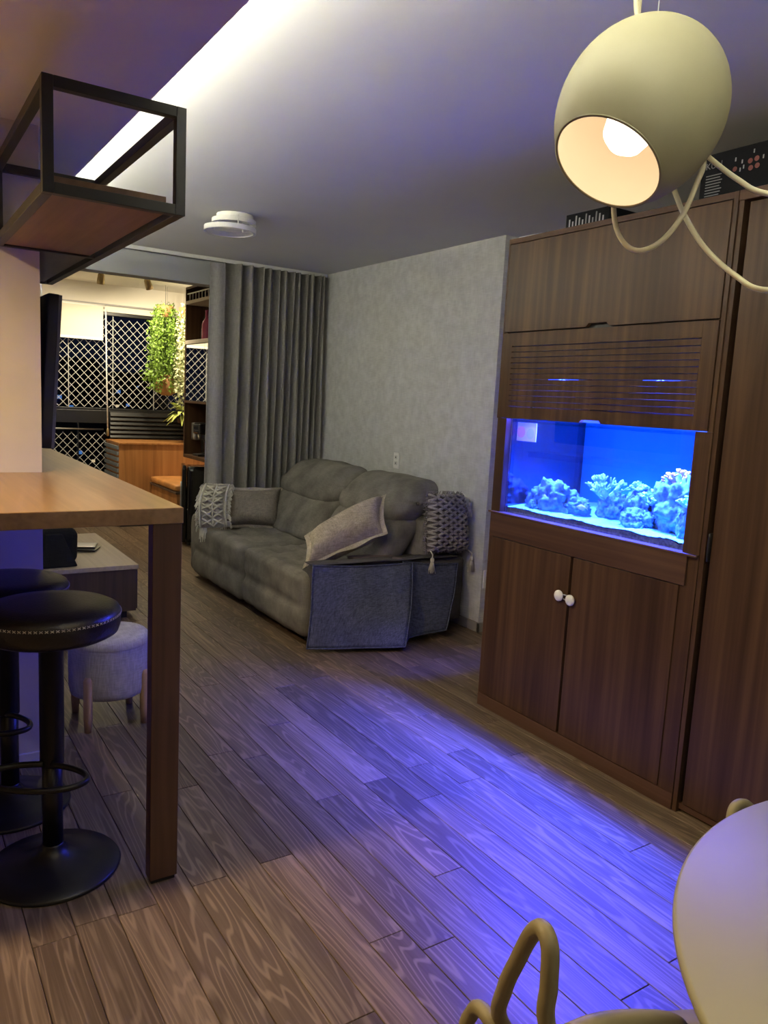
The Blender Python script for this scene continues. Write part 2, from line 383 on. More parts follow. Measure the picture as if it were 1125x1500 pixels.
# right wall, ending at the recess for the cupboard
tag(build('wall_right', bx(3.14, 3.40, 3.62, 6.05, 0, CZ), 'wallpaper'), 'light grey woven wallpaper wall behind the sofa', 'wall', kind='structure')
tag(build('wall_recess', bx(3.40, 3.55, -2.2, 3.70, 0, CZ), 'pillar_paint'), 'plain wall behind the walnut cupboards', 'wall', kind='structure')
bb = MB(); bb.box(3.125, 3.14, 3.605, 6.05, 0, 0.062); bb.box(3.125, 3.40, 3.605, 3.62, 0, 0.062)
tag(build('baseboard_right', bb, 'grey_trim', bevel=0.003), 'low grey baseboard along the wallpaper wall', 'baseboard', kind='structure')
tag(build('wall_pillar', bx(0.12, 0.48, 2.98, 5.90, 0, 2.28), 'pillar_paint'), 'beige pillar standing through the end of the bar', 'pillar', kind='structure')
tag(build('wall_end', bx(0.12, 0.965, 5.90, 6.05, 0, 2.43), 'pillar_paint'), 'short wall left of the balcony opening', 'wall', kind='structure')
tag(build('wall_kitchen', bx(-2.6, 0.12, 2.98, 3.10, 0, 2.28), 'pillar_paint'), 'beige kitchen wall left of the pillar', 'wall', kind='structure')
tag(build('wall_left', bx(-2.75, -2.6, -2.2, 3.10, 0, 2.5), 'pillar_paint'), 'far kitchen wall', 'wall', kind='structure')
tag(build('wall_back', bx(-2.75, 3.7, -2.35, -2.2, 0, 2.5), 'pillar_paint'), 'wall behind the dining table', 'wall', kind='structure')
tag(build('baseboard_left', bx(0.12, 0.495, 2.967, 2.98, 0, 0.05), 'white_trim', bevel=0.002), 'white baseboard at the foot of the pillar', 'baseboard', kind='structure')
tag(build('wall_balcony_right', bx(2.95, 3.1, 6.05, 8.75, 0, 2.48), 'balcony_paint'), 'cream balcony side wall carrying the plants', 'wall', kind='structure')
tag(build('wall_balcony_left', bx(0.6, 0.75, 6.05, 8.75, 0, 2.48), 'balcony_paint'), 'cream left side wall of the balcony', 'wall', kind='structure')
hd = MB(); hd.box(0.75, 2.95, 8.60, 8.75, 2.20, 2.48)
tag(build('wall_balcony_end', hd, 'balcony_paint'), 'cream lintel above the balcony window', 'wall', kind='structure')
tag(build('trim_3', bx(0.75, 2.95, 8.572, 8.60, 2.262, 2.278), 'grey_trim'), 'thin dark line under the balcony lintel', 'trim', kind='structure')

# ------------------------------------------------------------------ balcony window
wn = thing('window_1', (1.85, 8.64, 0), 'dark framed balcony window with tall glass panes at night', 'window', kind='structure')
fr = MB(); fr.box(0.75, 2.95, 8.62, 8.70, 2.165, 2.20); fr.box(0.75, 2.95, 8.62, 8.70, 1.165, 1.19); fr.box(0.75, 2.95, 8.60, 8.70, 1.03, 1.165); fr.box(0.75, 2.95, 8.62, 8.70, 0.0, 0.12)
build('frame', fr, 'louver_black', wn, bevel=0.003)
build('guard_rail', MB().tube([(0.75, 8.60, 0.965), (2.0, 8.60, 0.965)], 0.010), 'steel', wn, smooth=True)
xs = [0.75, 1.66, 2.11, 2.55, 2.95]
for a, b in zip(xs[:-1], xs[1:]):
    build('pane', bx(a + 0.003, b - 0.003, 8.652, 8.660, 1.19, 2.165), 'window_glass', wn)
    build('pane', bx(a + 0.003, b - 0.003, 8.652, 8.660, 0.12, 1.03), 'window_glass', wn)
for a in xs[1:-1]: build('pane_joint', bx(a - 0.003, a + 0.003, 8.648, 8.664, 1.19, 2.165), 'white_trim', wn)
build('pane_joint', bx(1.74, 1.75, 8.60, 8.664, 0.12, 1.03), 'louver_black', wn)
# safety net of knotted cord
nt_ = MB()
def netfam(x0, x1, z0, z1, y, pitch, r):
    slope = 1.05
    for sg in (1, -1):
        c = x0 - (z1 - z0) / slope - pitch
        while c < x1 + (z1 - z0) / slope + pitch:
            # line x = c + sg*(z-z0)/slope
            pts = []
            for z in (z0, z1): pts.append((c + sg * (z - z0) / slope, z))
            (xa, za), (xb, zb) = pts
            def cl(xa, za, xb, zb):
                t0, t1 = 0.0, 1.0; d = xb - xa
                for lim, s in ((x0, 1), (x1, -1)):
                    p = -d * s; q = (xa - lim) * s
                    if p < 0: t0 = max(t0, q / p)
                    elif p > 0: t1 = min(t1, q / p)
                return None if t0 >= t1 else ((xa + d * t0, za + (zb - za) * t0), (xa + d * t1, za + (zb - za) * t1))
            q = cl(xa, za, xb, zb)
            if q: nt_.tube([(q[0][0], y, q[0][1]), (q[1][0], y, q[1][1])], r, n=3)
            c += pitch
netfam(1.35, 2.93, 1.20, 2.13, 8.615, 0.084, 0.0030)
netfam(1.35, 2.03, 0.13, 0.93, 8.625, 0.084, 0.0026)
tag(build('safety_net', nt_, 'net_cord'), 'white diamond mesh safety net across the balcony window', 'net')
# roller blind with its wand
rb = thing('roller_blind', (1.78, 8.56, 1.9), 'cream roller blind drawn a third down the balcony window', 'blind')
build('cloth', bx(1.20, 1.985, 8.548, 8.551, 1.915, 2.245), 'blind_cloth', rb)
build('bottom_bar', bx(1.20, 1.985, 8.543, 8.556, 1.895, 1.922), 'white_plastic', rb, bevel=0.004)
build('roller', MB().tube([(1.18, 8.565, 2.245), (2.0, 8.565, 2.245)], 0.018, 14), 'white_plastic', rb, smooth=True)
pl = MB().tube([(2.0, 8.50, 2.24), (2.008, 8.50, 1.6), (2.02, 8.50, 0.98)], 0.007)
wd = build('pull_cord', pl, 'white_plastic', smooth=True); tag(wd, 'long white pull cord of the blind with wooden weight', 'cord')
build('weight', MB().lathe([(0.008, 0), (0.014, 0.01), (0.014, 0.07), (0.008, 0.085)], (2.02, 8.50, 0.90), n=14), 'brass', wd, smooth=True)
# buildings outside with lit windows; upper left blue panes imitate a window reflection
for X0, X1, zt, wins, lab in ((4.4, 6.9, 2.4, ((5.35, 0.9, 0.30, 'blue_window_and_reflection'), (5.75, 0.55, 0.3, 'blue_window_and_reflection'), (6.06, -1.1, 0.28, 'blue_window_and_reflection'), (6.55, -1.4, 0.22, 'city_warm')), 'distant dark building with windows and painted blue reflections left beyond the safety net'),
                              (7.2, 9.4, 2.0, ((7.45, 1.2, 0.26, 'blue_window_and_reflection'), (7.8, 0.72, 0.22, 'blue_window_and_reflection'), (7.42, 0.68, 0.2, 'city_warm'), (8.2, 1.45, 0.12, 'blue_window_and_reflection')), 'distant dark building with small lit windows behind the hanging plants')):
    t = thing('apartment_building', ((X0 + X1) / 2, 33, -8), lab, 'building', 'buildings far outside')
    build('wall', bx(X0, X1, 30, 36, -8, zt), 'louver_black', t)
    for wx, wz, w, mt_ in wins: build('window_and_reflection', bx(wx, wx + w * 0.55, 29.97, 30, wz, wz + w * 0.45), mt_, t)

# ------------------------------------------------------------------ balcony furniture
lv = thing('louvred_panel', (2.45, 8.56, 0.87), 'black louvred panel under the balcony window', 'louvre')
build('backing', bx(2.06, 2.90, 8.565, 8.595, 0.87, 1.16), 'louver_black', lv)
for i in range(6):
    z = 0.885 + i * 0.046
    build('slat', MB().add([(2.06, 8.54, z), (2.90, 8.54, z), (2.90, 8.565, z + 0.038), (2.06, 8.565, z + 0.038), (2.06, 8.545, z - 0.006), (2.90, 8.545, z - 0.006), (2.90, 8.565, z + 0.030), (2.06, 8.565, z + 0.030)],
          [(0, 1, 2, 3), (4, 7, 6, 5), (0, 4, 5, 1), (1, 5, 6, 2), (2, 6, 7, 3), (3, 7, 4, 0)]), 'louver_black', lv)
bc = thing('balcony_cabinet', (2.45, 8.25, 0), 'honey wood balcony cabinet with grey slatted side', 'cabinet')
build('body', bx(2.012, 2.93, 8.0, 8.53, 0.06, 0.85), 'bench_wood', bc, bevel=0.003)
build('top', bx(2.005, 2.935, 7.985, 8.535, 0.85, 0.868), 'bench_wood', bc, bevel=0.002)
build('plinth', bx(2.03, 2.93, 8.02, 8.53, 0, 0.06), 'louver_black', bc)
for i in range(13): build('slat', bx(1.992, 2.012, 8.0, 8.53, 0.10 + i * 0.058, 0.10 + i * 0.058 + 0.036), 'louver_grey', bc, bevel=0.002)
bn = thing('balcony_bench', (2.63, 7.5, 0), 'wooden balcony bench below the hanging plants', 'bench')
build('body', bx(2.34, 2.94, 7.16, 7.995, 0.05, 0.44), 'bench_wood', bn, bevel=0.003)
build('lid', bx(2.325, 2.94, 7.15, 7.995, 0.44, 0.462), 'rack_dark', bn, bevel=0.002)
build('plinth', bx(2.37, 2.94, 7.18, 7.99, 0, 0.05), 'louver_black', bn)
tag(build('seat_cushion', MB().rbox(2.325, 2.93, 7.16, 7.99, 0.462, 0.53, 0.025, 8), 'tan_leather', smooth=True), 'tan leather seat cushion on the balcony bench', 'cushion')
fg = thing('mini_fridge', (2.29, 6.87, 0), 'glossy black mini fridge beside the curtain', 'fridge'); fg.rotation_euler.z = -0.27
def f_(nm, mb, mat, **k): return build(nm, mb, mat, fg, local=True, **k)
f_('body', MB().rbox(0.046, 0.42, 0.0, 0.26, 0.03, 0.735, 0.018, 8), 'gloss_black', smooth=True)
dr_ = f_('door', MB().rbox(0.0, 0.042, -0.004, 0.264, 0.03, 0.745, 0.014, 8), 'gloss_black', smooth=True)
build('handle', MB().rbox(-0.014, 0.002, 0.0, 0.022, 0.22, 0.60, 0.005, 4), 'steel', dr_, smooth=True, local=True)
for x in (0.07, 0.39):
    for y in (0.03, 0.23): f_('foot', MB().lathe([(0.016, 0), (0.016, 0.035)], (x, y, 0), n=12), 'louver_black')
su = thing('wall_shelf_unit', (2.68, 6.65, 0.83), 'tall walnut shelf unit with mirror seen beside the curtain', 'shelf')
build('side_panel', bx(2.40, 2.945, 7.152, 7.175, 0.80, 2.36), 'walnut', su, bevel=0.002)
build('side_panel', bx(2.40, 2.945, 6.14, 6.16, 0.80, 2.36), 'walnut', su, bevel=0.002)
build('back_panel', bx(2.925, 2.945, 6.16, 7.152, 0.80, 2.36), 'walnut', su)
for z, t in ((0.80, 0.03), (1.31, 0.02), (1.845, 0.035), (2.205, 0.03), (2.34, 0.02)):
    build('shelf_board', bx(2.395, 2.925, 6.16, 7.152, z, z + t), 'unit_edge' if t >= 0.03 and z > 1 else 'walnut', su, bevel=0.002)
for a, b in ((6.165, 6.655), (6.66, 7.148)): build('mirror_panel', bx(2.405, 2.42, a, b, 1.335, 1.84), 'mirror', su)
build('middle_panel', bx(2.75, 2.77, 6.16, 7.152, 0.83, 1.31), 'bench_wood', su)
r_ = MB().tube([(2.41, 6.17, 2.30), (2.41, 7.14, 2.30)], 0.006); build('rail', r_, 'white_plastic', su, smooth=True)
for i in range(12): build('baluster', MB().tube([(2.41, 6.20 + i * 0.08, 2.235), (2.41, 6.20 + i * 0.08, 2.30)], 0.004, 6), 'white_plastic', su)
def bottle(x, y, z, h, r, mat, label):
    o = build('bottle', MB().lathe([(r * 0.9, 0), (r, 0.008), (r, h * 0.52), (r * 0.75, h * 0.62), (r * 0.32, h * 0.72), (r * 0.3, h * 0.93), (r * 0.36, h * 0.94), (r * 0.36, h)], (x, y, z), n=18), mat, smooth=True)
    return tag(o, label, 'bottle', 'bottles in the shelf unit')
bottle(2.47, 6.80, 1.881, 0.26, 0.042, 'pink_bottle', 'dark pink bottle standing nearer the curtain on the shelf unit')
bottle(2.52, 6.98, 1.881, 0.22, 0.036, 'gloss_black', 'dark bottle at the back of the shelf unit')
bottle(2.50, 6.66, 1.881, 0.24, 0.038, 'pink_bottle', 'dark pink bottle half hidden by the curtain')
for i, lb in enumerate(('nearest the curtain', 'in the middle of three', 'farthest from the curtain')): bottle(2.52, 6.75 + i * 0.13, 2.236, 0.10, 0.03, 'gloss_black', 'small dark bottle behind the white shelf railing, ' + lb)
cm = thing('coffee_machine', (2.55, 6.88, 0.83), 'black coffee machine on the lowest shelf', 'coffee machine')
build('body', MB().rbox(2.50, 2.72, 6.76, 7.0, 0.832, 1.12, 0.02, 6), 'gloss_black', cm, smooth=True)
build('head', MB().rbox(2.42, 2.60, 6.80, 6.98, 1.03, 1.13, 0.015, 6), 'gloss_black', cm, smooth=True)
build('spout', MB().lathe([(0.012, 0), (0.018, 0.05)], (2.455, 6.89, 0.985), n=12), 'steel', cm, smooth=True)
build('water_tank', MB().rbox(2.44, 2.60, 7.0, 7.08, 0.97, 1.13, 0.01, 4), 'steel', cm, smooth=True)
build('drip_tray', bx(2.42, 2.52, 6.82, 6.97, 0.832, 0.85), 'louver_black', cm, bevel=0.003)
# spotlights
def spot(x, y, aim, label):
    t = thing('ceiling_spotlight', (x, y, 2.48), label, 'spotlight', 'spotlights on the balcony ceiling')
    build('base', MB().lathe([(0.035, -0.012), (0.035, 0)], (x, y, 2.48), n=20), 'brass', t, smooth=False)
    build('stem', MB().tube([(x, y, 2.47), (x, y, 2.43)], 0.007, 8), 'brass', t, smooth=True)
    a = Vector(aim).normalized(); c = Vector((x, y, 2.41))
    build('head', MB().lathe([(0.018, -0.045), (0.028, -0.03), (0.034, 0.02), (0.036, 0.055), (0.030, 0.056), (0.028, 0.03)], c, a, 20, cap=False), 'brass', t, smooth=True)
    build('lamp_face', MB().lathe([(0.0285, 0.03), (0.0285, 0.034)], c, a, 20), 'spot_disc', t)
    lamp('spot_light', 'SPOT', c + a * 0.06, E_SPOT, C_SPOT, t, aim=a, spot_size=3.0, spot_blend=0.5, shadow_soft_size=0.03)
spot(1.75, 7.62, (0.0, 0.25, -1), 'brass spotlight left on the balcony ceiling, hanging straight down')
spot(2.17, 7.58, (0.35, 0.25, -0.8), 'pale spotlight right on the balcony ceiling, tilted to the plants')
# plants
def leaves(mb, pts, size, rnd, spread, per):
    for p in pts:
        for _ in range(per):
            c = Vector(p) + Vector((rnd.gauss(0, spread), rnd.gauss(0, spread), rnd.gauss(0, spread)))
            d = Vector((rnd.uniform(-1, 1), rnd.uniform(-1, 1), rnd.uniform(-1.2, 0.4))).normalized(); w = d.orthogonal().normalized()
            w = Matrix.Rotation(rnd.random() * 6.28, 3, d) @ w; s = size * rnd.uniform(0.6, 1.3); nn = d.cross(w)
            mb.add([c, c + d * s * 0.5 + w * s * 0.28 + nn * s * 0.05, c + d * s, c + d * s * 0.5 - w * s * 0.28 + nn * s * 0.05], [(0, 1, 2, 3)])
rl = random.Random(11)
def hanging(x, y, ztop, label, vines, mat, leaf, spread, per, pot=None):
    t = thing('hanging_plant', (x, y, ztop), label, 'plant', 'plants hanging on the balcony')
    vm = MB(); lm = MB()
    for (dx, dy, L) in vines:
        pts = []; n = max(4, int(L / 0.03)); px, py = x + dx * 0.4, y + dy * 0.4
        for i in range(n + 1):
            f = i / n; pts.append(Vector((x + dx * (0.4 + 0.6 * min(1, f * 4)) + rl.gauss(0, 0.006), y + dy * (0.4 + 0.6 * min(1, f * 4)) + rl.gauss(0, 0.006), ztop + 0.04 * math.sin(min(1, f * 5) * PI) - L * f)))
        vm.tube(pts, 0.0022, 4); leaves(lm, pts, leaf, rl, spread, per)
    build('vine', vm, 'leaf_green', t, smooth=True); build('foliage', lm, mat, t, kind='stuff')
    pz = ztop - 0.10
    build('pot', MB().lathe([(0.05, 0), (0.075, 0.06), (0.085, 0.11), (0.078, 0.11), (0.07, 0.07)], (x, y, pz), n=20), 'terracotta', t, smooth=True)
    build('hanger', MB().tube([(x, y, pz + 0.1), (x, y, 2.48)], 0.002, 5), 'steel', t)
    return t
hanging(2.50, 8.10, 2.26, 'green trailing plant hanging at the left of the plant group', [(rl.uniform(-0.13, 0.13), rl.uniform(-0.11, 0.11), rl.uniform(0.5, 0.85)) for _ in range(46)], 'leaf_green', 0.035, 0.016, 4)
hanging(2.68, 7.95, 2.25, 'pale lime trailing plant hanging next to the shelf unit', [(rl.uniform(-0.10, 0.09), rl.uniform(-0.12, 0.12), rl.uniform(0.6, 1.0)) for _ in range(30)], 'leaf_pale', 0.042, 0.016, 4)
hanging(2.55, 8.25, 1.66, 'leafy plant with spreading stems hanging low by the net', [(rl.uniform(-0.17, 0.14), rl.uniform(-0.1, 0.1), rl.uniform(0.08, 0.20)) for _ in range(22)], 'leaf_green', 0.05, 0.03, 4)
tp = thing('clay_pot_plant', (2.545, 8.18, 1.36), 'round clay pot with trailing leaves hung in the plant group', 'plant')
build('pot', MB().lathe([(0.04, 0), (0.10, 0.03), (0.125, 0.10), (0.11, 0.19), (0.10, 0.215), (0.09, 0.205), (0.10, 0.12)], (2.545, 8.18, 1.36), n=24), 'terracotta', tp, smooth=True)
build('hanger', MB().tube([(2.545, 8.18, 1.57), (2.545, 8.18, 2.48)], 0.002, 5), 'steel', tp)
lm = MB(); leaves(lm, [(2.545 + 0.09 * math.cos(a), 8.18 + 0.09 * math.sin(a), 1.57 + rl.uniform(-0.10, 0.05)) for a in [i * 0.35 for i in range(18)]], 0.05, rl, 0.025, 3); build('foliage', lm, 'leaf_lime', tp, kind='stuff')
lp = thing('fern', (2.70, 8.1, 1.08), 'yellow green leafy plant lowest in the plant group', 'plant')
lm = MB()
for i in range(60):
    a = rl.uniform(0, 6.28); e = rl.uniform(-0.6, 0.9); d = Vector((math.cos(a) * math.cos(e), math.sin(a) * math.cos(e), math.sin(e))); w = d.cross(Vector((0, 0, 1))).normalized(); L = rl.uniform(0.12, 0.2); c = Vector((2.68, 8.05, 1.20)) + d * 0.02
    dr = Vector((0, 0, -0.05)); lm.add([c, c + d * L * 0.5 + w * 0.022, c + d * L + dr, c + d * L * 0.5 - w * 0.022], [(0, 1, 2, 3)])
build('foliage', lm, 'leaf_lime', lp)
build('pot', MB().lathe([(0.05, 0), (0.075, 0.11), (0.068, 0.11), (0.06, 0.08)], (2.68, 8.05, 1.08), n=20), 'louver_black', lp, smooth=True)
build('hanger', MB().tube([(2.68, 8.05, 1.18), (2.68, 8.05, 2.48)], 0.002, 5), 'steel', lp)

# ------------------------------------------------------------------ curtain
cr = thing('curtain_rail', (2.2, 5.82, 2.40), 'white curtain rail running along the ceiling above the beam', 'curtain rail')
build('rail', bx(0.97, 3.13, 5.795, 5.83, 2.402, 2.43), 'white_trim', cr, bevel=0.003)
build('slot', bx(0.99, 3.12, 5.806, 5.819, 2.4005, 2.404), 'louver_black', cr)
ct = thing('curtain', (2.65, 5.81, 0), 'grey pleated curtain gathered at the right of the balcony opening', 'curtain')
def cur(u, v):
    x0, x1 = 2.235, 3.10
    uu = u ** 0.72; x = x0 + (x1 - x0) * uu
    ph = u * 2 * PI * 12
    amp = 0.042 + 0.006 * math.sin(u * 9)
    z = 2.402 - v * 2.382
    return (x + 0.010 * math.sin(ph * 0.5 + v * 2) - (1 - u) * 0.03 * v, 5.795 - 0.012 + amp * math.sin(ph) + 0.006 * math.sin(v * 7 + u * 20), z)
mb = MB().grid(cur, 340, 26); o = build('pleated_panel', mb, 'curtain_cloth', ct, smooth=True)
sm = o.modifiers.new('thick', 'SOLIDIFY'); sm.thickness = 0.003
def cur2(u, v):
    x = 2.115 + 0.125 * u - 0.02 * v * (1 - u); z = 2.375 - v * 2.355
    return (x, 5.768 + 0.012 * math.sin(u * PI * 2 + 0.6) * (0.4 + v), z)
o = build('front_edge', MB().grid(cur2, 24, 24), 'curtain_band', ct, smooth=True); sm = o.modifiers.new('thick', 'SOLIDIFY'); sm.thickness = 0.003
build('heading_tape', MB().grid(lambda u, v: (2.112 + 0.12 * u, 5.758 + 0.012 * math.sin(u * PI * 2 + 0.6) * 0.4, 2.385 - 0.095 * v), 16, 3), 'curtain_band', ct, smooth=True)

# ------------------------------------------------------------------ ceiling lamp
cl = thing('ceiling_lamp', (1.70, 4.32, 2.43), 'white double ring ceiling lamp, switched off', 'ceiling lamp')
def ring(mb, c, r, w, h): return mb.lathe([(r, 0), (r, h), (r - w, h), (r - w, 0), (r, 0)], c, (0, 0, 1), 56, cap=False)
build('canopy', MB().lathe([(0.10, -0.03), (0.105, -0.022), (0.105, 0)], (1.745, 4.37, 2.43), n=40), 'white_plastic', cl, smooth=False, bevel=0.002)
build('upper_ring', ring(MB(), (1.735, 4.36, 2.375), 0.125, 0.018, 0.025), 'white_plastic', cl, bevel=0.002)
build('lower_ring', ring(MB(), (1.69, 4.30, 2.315), 0.145, 0.018, 0.028), 'white_plastic', cl, bevel=0.002)
for i in range(3):
    a = i * 2.1 + 0.5; build('stem', MB().tube([(1.71 + 0.1 * math.cos(a), 4.33 + 0.1 * math.sin(a), 2.335), (1.715 + 0.09 * math.cos(a), 4.335 + 0.09 * math.sin(a), 2.41)], 0.004, 6), 'white_plastic', cl)

# ------------------------------------------------------------------ bar
br = thing('bar_counter', (0.2, 2.9, 0), 'honey wood bar counter wrapping the beige pillar', 'bar counter')
build('countertop', MB().prism([(-1.2, 2.045), (0.688, 2.045), (0.700, 4.30), (0.482, 4.30), (0.482, 2.978), (-1.2, 2.978)], 1.060, 1.104), 'oak_bar', br, bevel=0.002)
build('leg', bx(0.606, 0.686, 2.050, 2.095, 0.012, 1.060), 'oak_leg', br, bevel=0.002)
build('foot', bx(0.612, 0.680, 2.056, 2.089, 0, 0.012), 'louver_black', br)
# hanging frame shelf
hs = thing('hanging_shelf', (0.51, 2.5, 1.87), 'black steel frame shelf with wooden board hung above the bar', 'shelf')
T = 0.026
def bar(a, b, nm='rail'): build(nm, bx(min(a[0], b[0]), max(a[0], b[0]), min(a[1], b[1]), max(a[1], b[1]), min(a[2], b[2]), max(a[2], b[2])), 'black_metal', hs, bevel=0.0015)
X0, X1, Y0, Y1, Z0, Z1 = 0.338, 0.682, 2.05, 2.95, 1.868, 2.132
for y in (Y0, Y1):
    bar((X0 + T, y, Z1 - T), (X1 - T, y + T, Z1)); bar((X0 + T, y, Z0), (X1 - T, y + T, Z0 + T))
    for x in (X0, X1 - T): bar((x, y, Z0), (x + T, y + T, Z1), 'post')
bar((X0, Y0 + T, Z1 - T), (X0 + T, Y1, Z1)); bar((X0, Y0 + T, Z0), (X0 + T, Y1, Z0 + T))
bar((X1 - T, Y0 + T, Z1 - T), (X1, Y1, Z1)); bar((X1 - T, Y0 + T, Z0), (X1, Y1, Z0 + T))
bar((X1 - T, Y1 + T, Z0), (X1, 3.88, Z0 + T)); bar((X1 - T, Y1 + T, Z1 - T), (X1, 3.88, Z1)); bar((X1 - T, 3.88, Z0), (X1, 3.88 + T, Z1), 'post')
bar((0.482, 3.88, Z0), (X1 - T, 3.88 + T, Z0 + T)); bar((0.482, 3.88, Z1 - T), (X1 - T, 3.88 + T, Z1))
build('board', bx(X0 + T + 0.001, 0.640, Y0 + T + 0.001, Y1 - 0.001, 1.874, 1.914), 'shelf_wood', hs, bevel=0.0015)
build('board', bx(0.484, 0.640, Y1 + T + 0.03, 3.875, 1.874, 1.900), 'rack_dark', hs, bevel=0.0015)
# television on the pillar, tilted down
tv = thing('television', (0.52, 3.7, 1.17), 'black flat television on the pillar, seen edge on', 'television')
tm = Matrix.Translation((0.542, 3.66, 1.175)) @ Matrix.Rotation(math.radians(3.2), 4, 'Y')
build('casing', MB().rbox(-0.045, 0.0, -0.54, 0.54, 0.0, 0.575, 0.008, 6).xf(tm), 'tv_plastic', tv, smooth=True)
build('screen', MB().box(0.0, 0.004, -0.53, 0.53, 0.012, 0.565).xf(tm), 'tv_screen', tv)
build('bezel', MB().box(-0.006, 0.005, -0.5405, -0.532, 0.004, 0.571).xf(tm), 'tv_bezel', tv)
build('wall_bracket', bx(0.482, 0.52, 3.5, 3.8, 1.36, 1.58), 'black_metal', tv)
# stools
def stool(x, y, rz, label, zs):
    t = thing('bar_stool', (x, y, 0), label, 'stool', 'bar stools under the counter'); t.rotation_euler.z = rz
    def b(n, mb, m, par=t, **k): return build(n, mb, m, par, local=True, **k)
    b('base', MB().lathe([(0.188, 0.0), (0.190, 0.006), (0.185, 0.012), (0.13, 0.022), (0.08, 0.036), (0.045, 0.055), (0.030, 0.075), (0.030, 0.08)], n=56), 'matte_black', smooth=True)
    b('column', MB().lathe([(0.0285, 0.07), (0.0285, 0.36)], n=28), 'matte_black', smooth=True)
    b('sleeve', MB().lathe([(0.031, 0.325), (0.0335, 0.33), (0.0335, zs - 0.10), (0.06, zs - 0.088)], n=28), 'matte_black', smooth=True)
    path = [(0.03, -0.012, 0.338), (0.045, -0.075, 0.338), (0.075, -0.125, 0.338), (0.115, -0.142, 0.338), (0.155, -0.115, 0.338), (0.178, -0.06, 0.338), (0.185, 0.0, 0.338), (0.178, 0.06, 0.338), (0.155, 0.115, 0.338), (0.115, 0.142, 0.338), (0.075, 0.125, 0.338), (0.045, 0.075, 0.338), (0.03, 0.012, 0.338)]
    b('footrest', MB().tube(bez(path, 60), 0.009, 10), 'matte_black', smooth=True)
    st = b('seat', MB().lathe([(0.02, zs - 0.088), (0.165, zs - 0.088), (0.182, zs - 0.078), (0.188, zs - 0.06), (0.189, zs - 0.028), (0.184, zs - 0.012), (0.165, zs - 0.002), (0.11, zs + 0.003), (0.0, zs + 0.004)], n=64), 'leather', smooth=True)
    sm_ = MB()
    for i in range(88):
        a = 2 * PI * i / 88; p = Vector((0.1895 * math.cos(a), 0.1895 * math.sin(a), zs - 0.026)); d = Vector((-math.sin(a), math.cos(a), 0))
        sm_.tube([p - d * 0.004 + Vector((0, 0, 0.003)), p + d * 0.004 - Vector((0, 0, 0.003))], 0.0011, 4); sm_.tube([p - d * 0.004 - Vector((0, 0, 0.003)), p + d * 0.004 + Vector((0, 0, 0.003))], 0.0011, 4)
    b('stitching', sm_, 'stitch', st)
    return t
stool(0.385, 2.275, -2.15, 'black leather bar stool nearest the camera with white stitching', 0.805)
stool(0.325, 2.705, -2.3, 'black leather bar stool farther back, half hidden by the nearer one', 0.785)
# pouf
pf = thing('pouf', (0.79, 3.29, 0), 'round beige fabric pouf on wooden pegs beside the bar leg', 'pouf')
build('cushion', MB().lathe([(0.0, 0.125), (0.14, 0.125), (0.158, 0.135), (0.164, 0.16), (0.166, 0.26), (0.164, 0.345)], (0.79, 3.29, 0), n=48, cap=False), 'pouf_cloth', pf, smooth=True)
build('lid', MB().lathe([(0.164, 0.345), (0.167, 0.35), (0.164, 0.372), (0.15, 0.386), (0.08, 0.392), (0.0, 0.393)], (0.79, 3.29, 0), n=48, cap=False), 'pouf_cloth', pf, smooth=True)
for a in (3.95, 5.5, 0.8, 2.35):
    cx, cy = 0.79 + 0.165 * math.cos(a), 3.29 + 0.165 * math.sin(a)
    build('leg', MB().lathe([(0.014, 0), (0.018, 0.06), (0.019, 0.22), (0.012, 0.235)], (cx, cy, 0), n=16), 'birch', pf, smooth=True)
# media rack and things on it
rk = thing('media_rack', (0.9, 5.25, 0), 'low dark media rack with pale top behind the bar', 'media rack')
build('body', bx(0.50, 1.295, 4.725, 5.86, 0.05, 0.315), 'rack_dark', rk, bevel=0.002)
build('top', bx(0.49, 1.308, 4.718, 5.87, 0.315, 0.342), 'rack_top', rk, bevel=0.002)
build('plinth', bx(0.54, 1.25, 4.77, 5.84, 0, 0.05), 'louver_black', rk)
for a, b in ((4.735, 5.28), (5.29, 5.85)): build('drawer', bx(1.295, 1.306, a, b, 0.06, 0.308), 'rack_dark', rk, bevel=0.002)
bg = thing('bag', (0.87, 4.93, 0.342), 'black cloth bag slumped on the media rack', 'bag')
def bagf(p, n): 
    f = (p.z - 0.342) / 0.2; return Vector((p.x + 0.02 * noise.noise(p * 9) , p.y + 0.04 * f + 0.02 * noise.noise(p * 8 + Vector((3, 3, 3))), p.z + 0.012 * noise.noise(p * 10)))
build('body', MB().rbox(0.74, 0.985, 4.84, 5.10, 0.350, 0.555, 0.05, 12, bagf), 'bag_cloth', bg, smooth=True)
build('front_flap', MB().add([(0.76, 4.765, 0.344), (0.965, 4.775, 0.344), (0.895, 4.86, 0.53), (0.79, 4.86, 0.53), (0.77, 4.90, 0.344), (0.955, 4.90, 0.344), (0.885, 4.90, 0.53), (0.80, 4.90, 0.53)], [(0, 1, 2, 3), (4, 7, 6, 5), (0, 4, 5, 1), (1, 5, 6, 2), (2, 6, 7, 3), (3, 7, 4, 0)]), 'bag_cloth', bg, bevel=0.008)
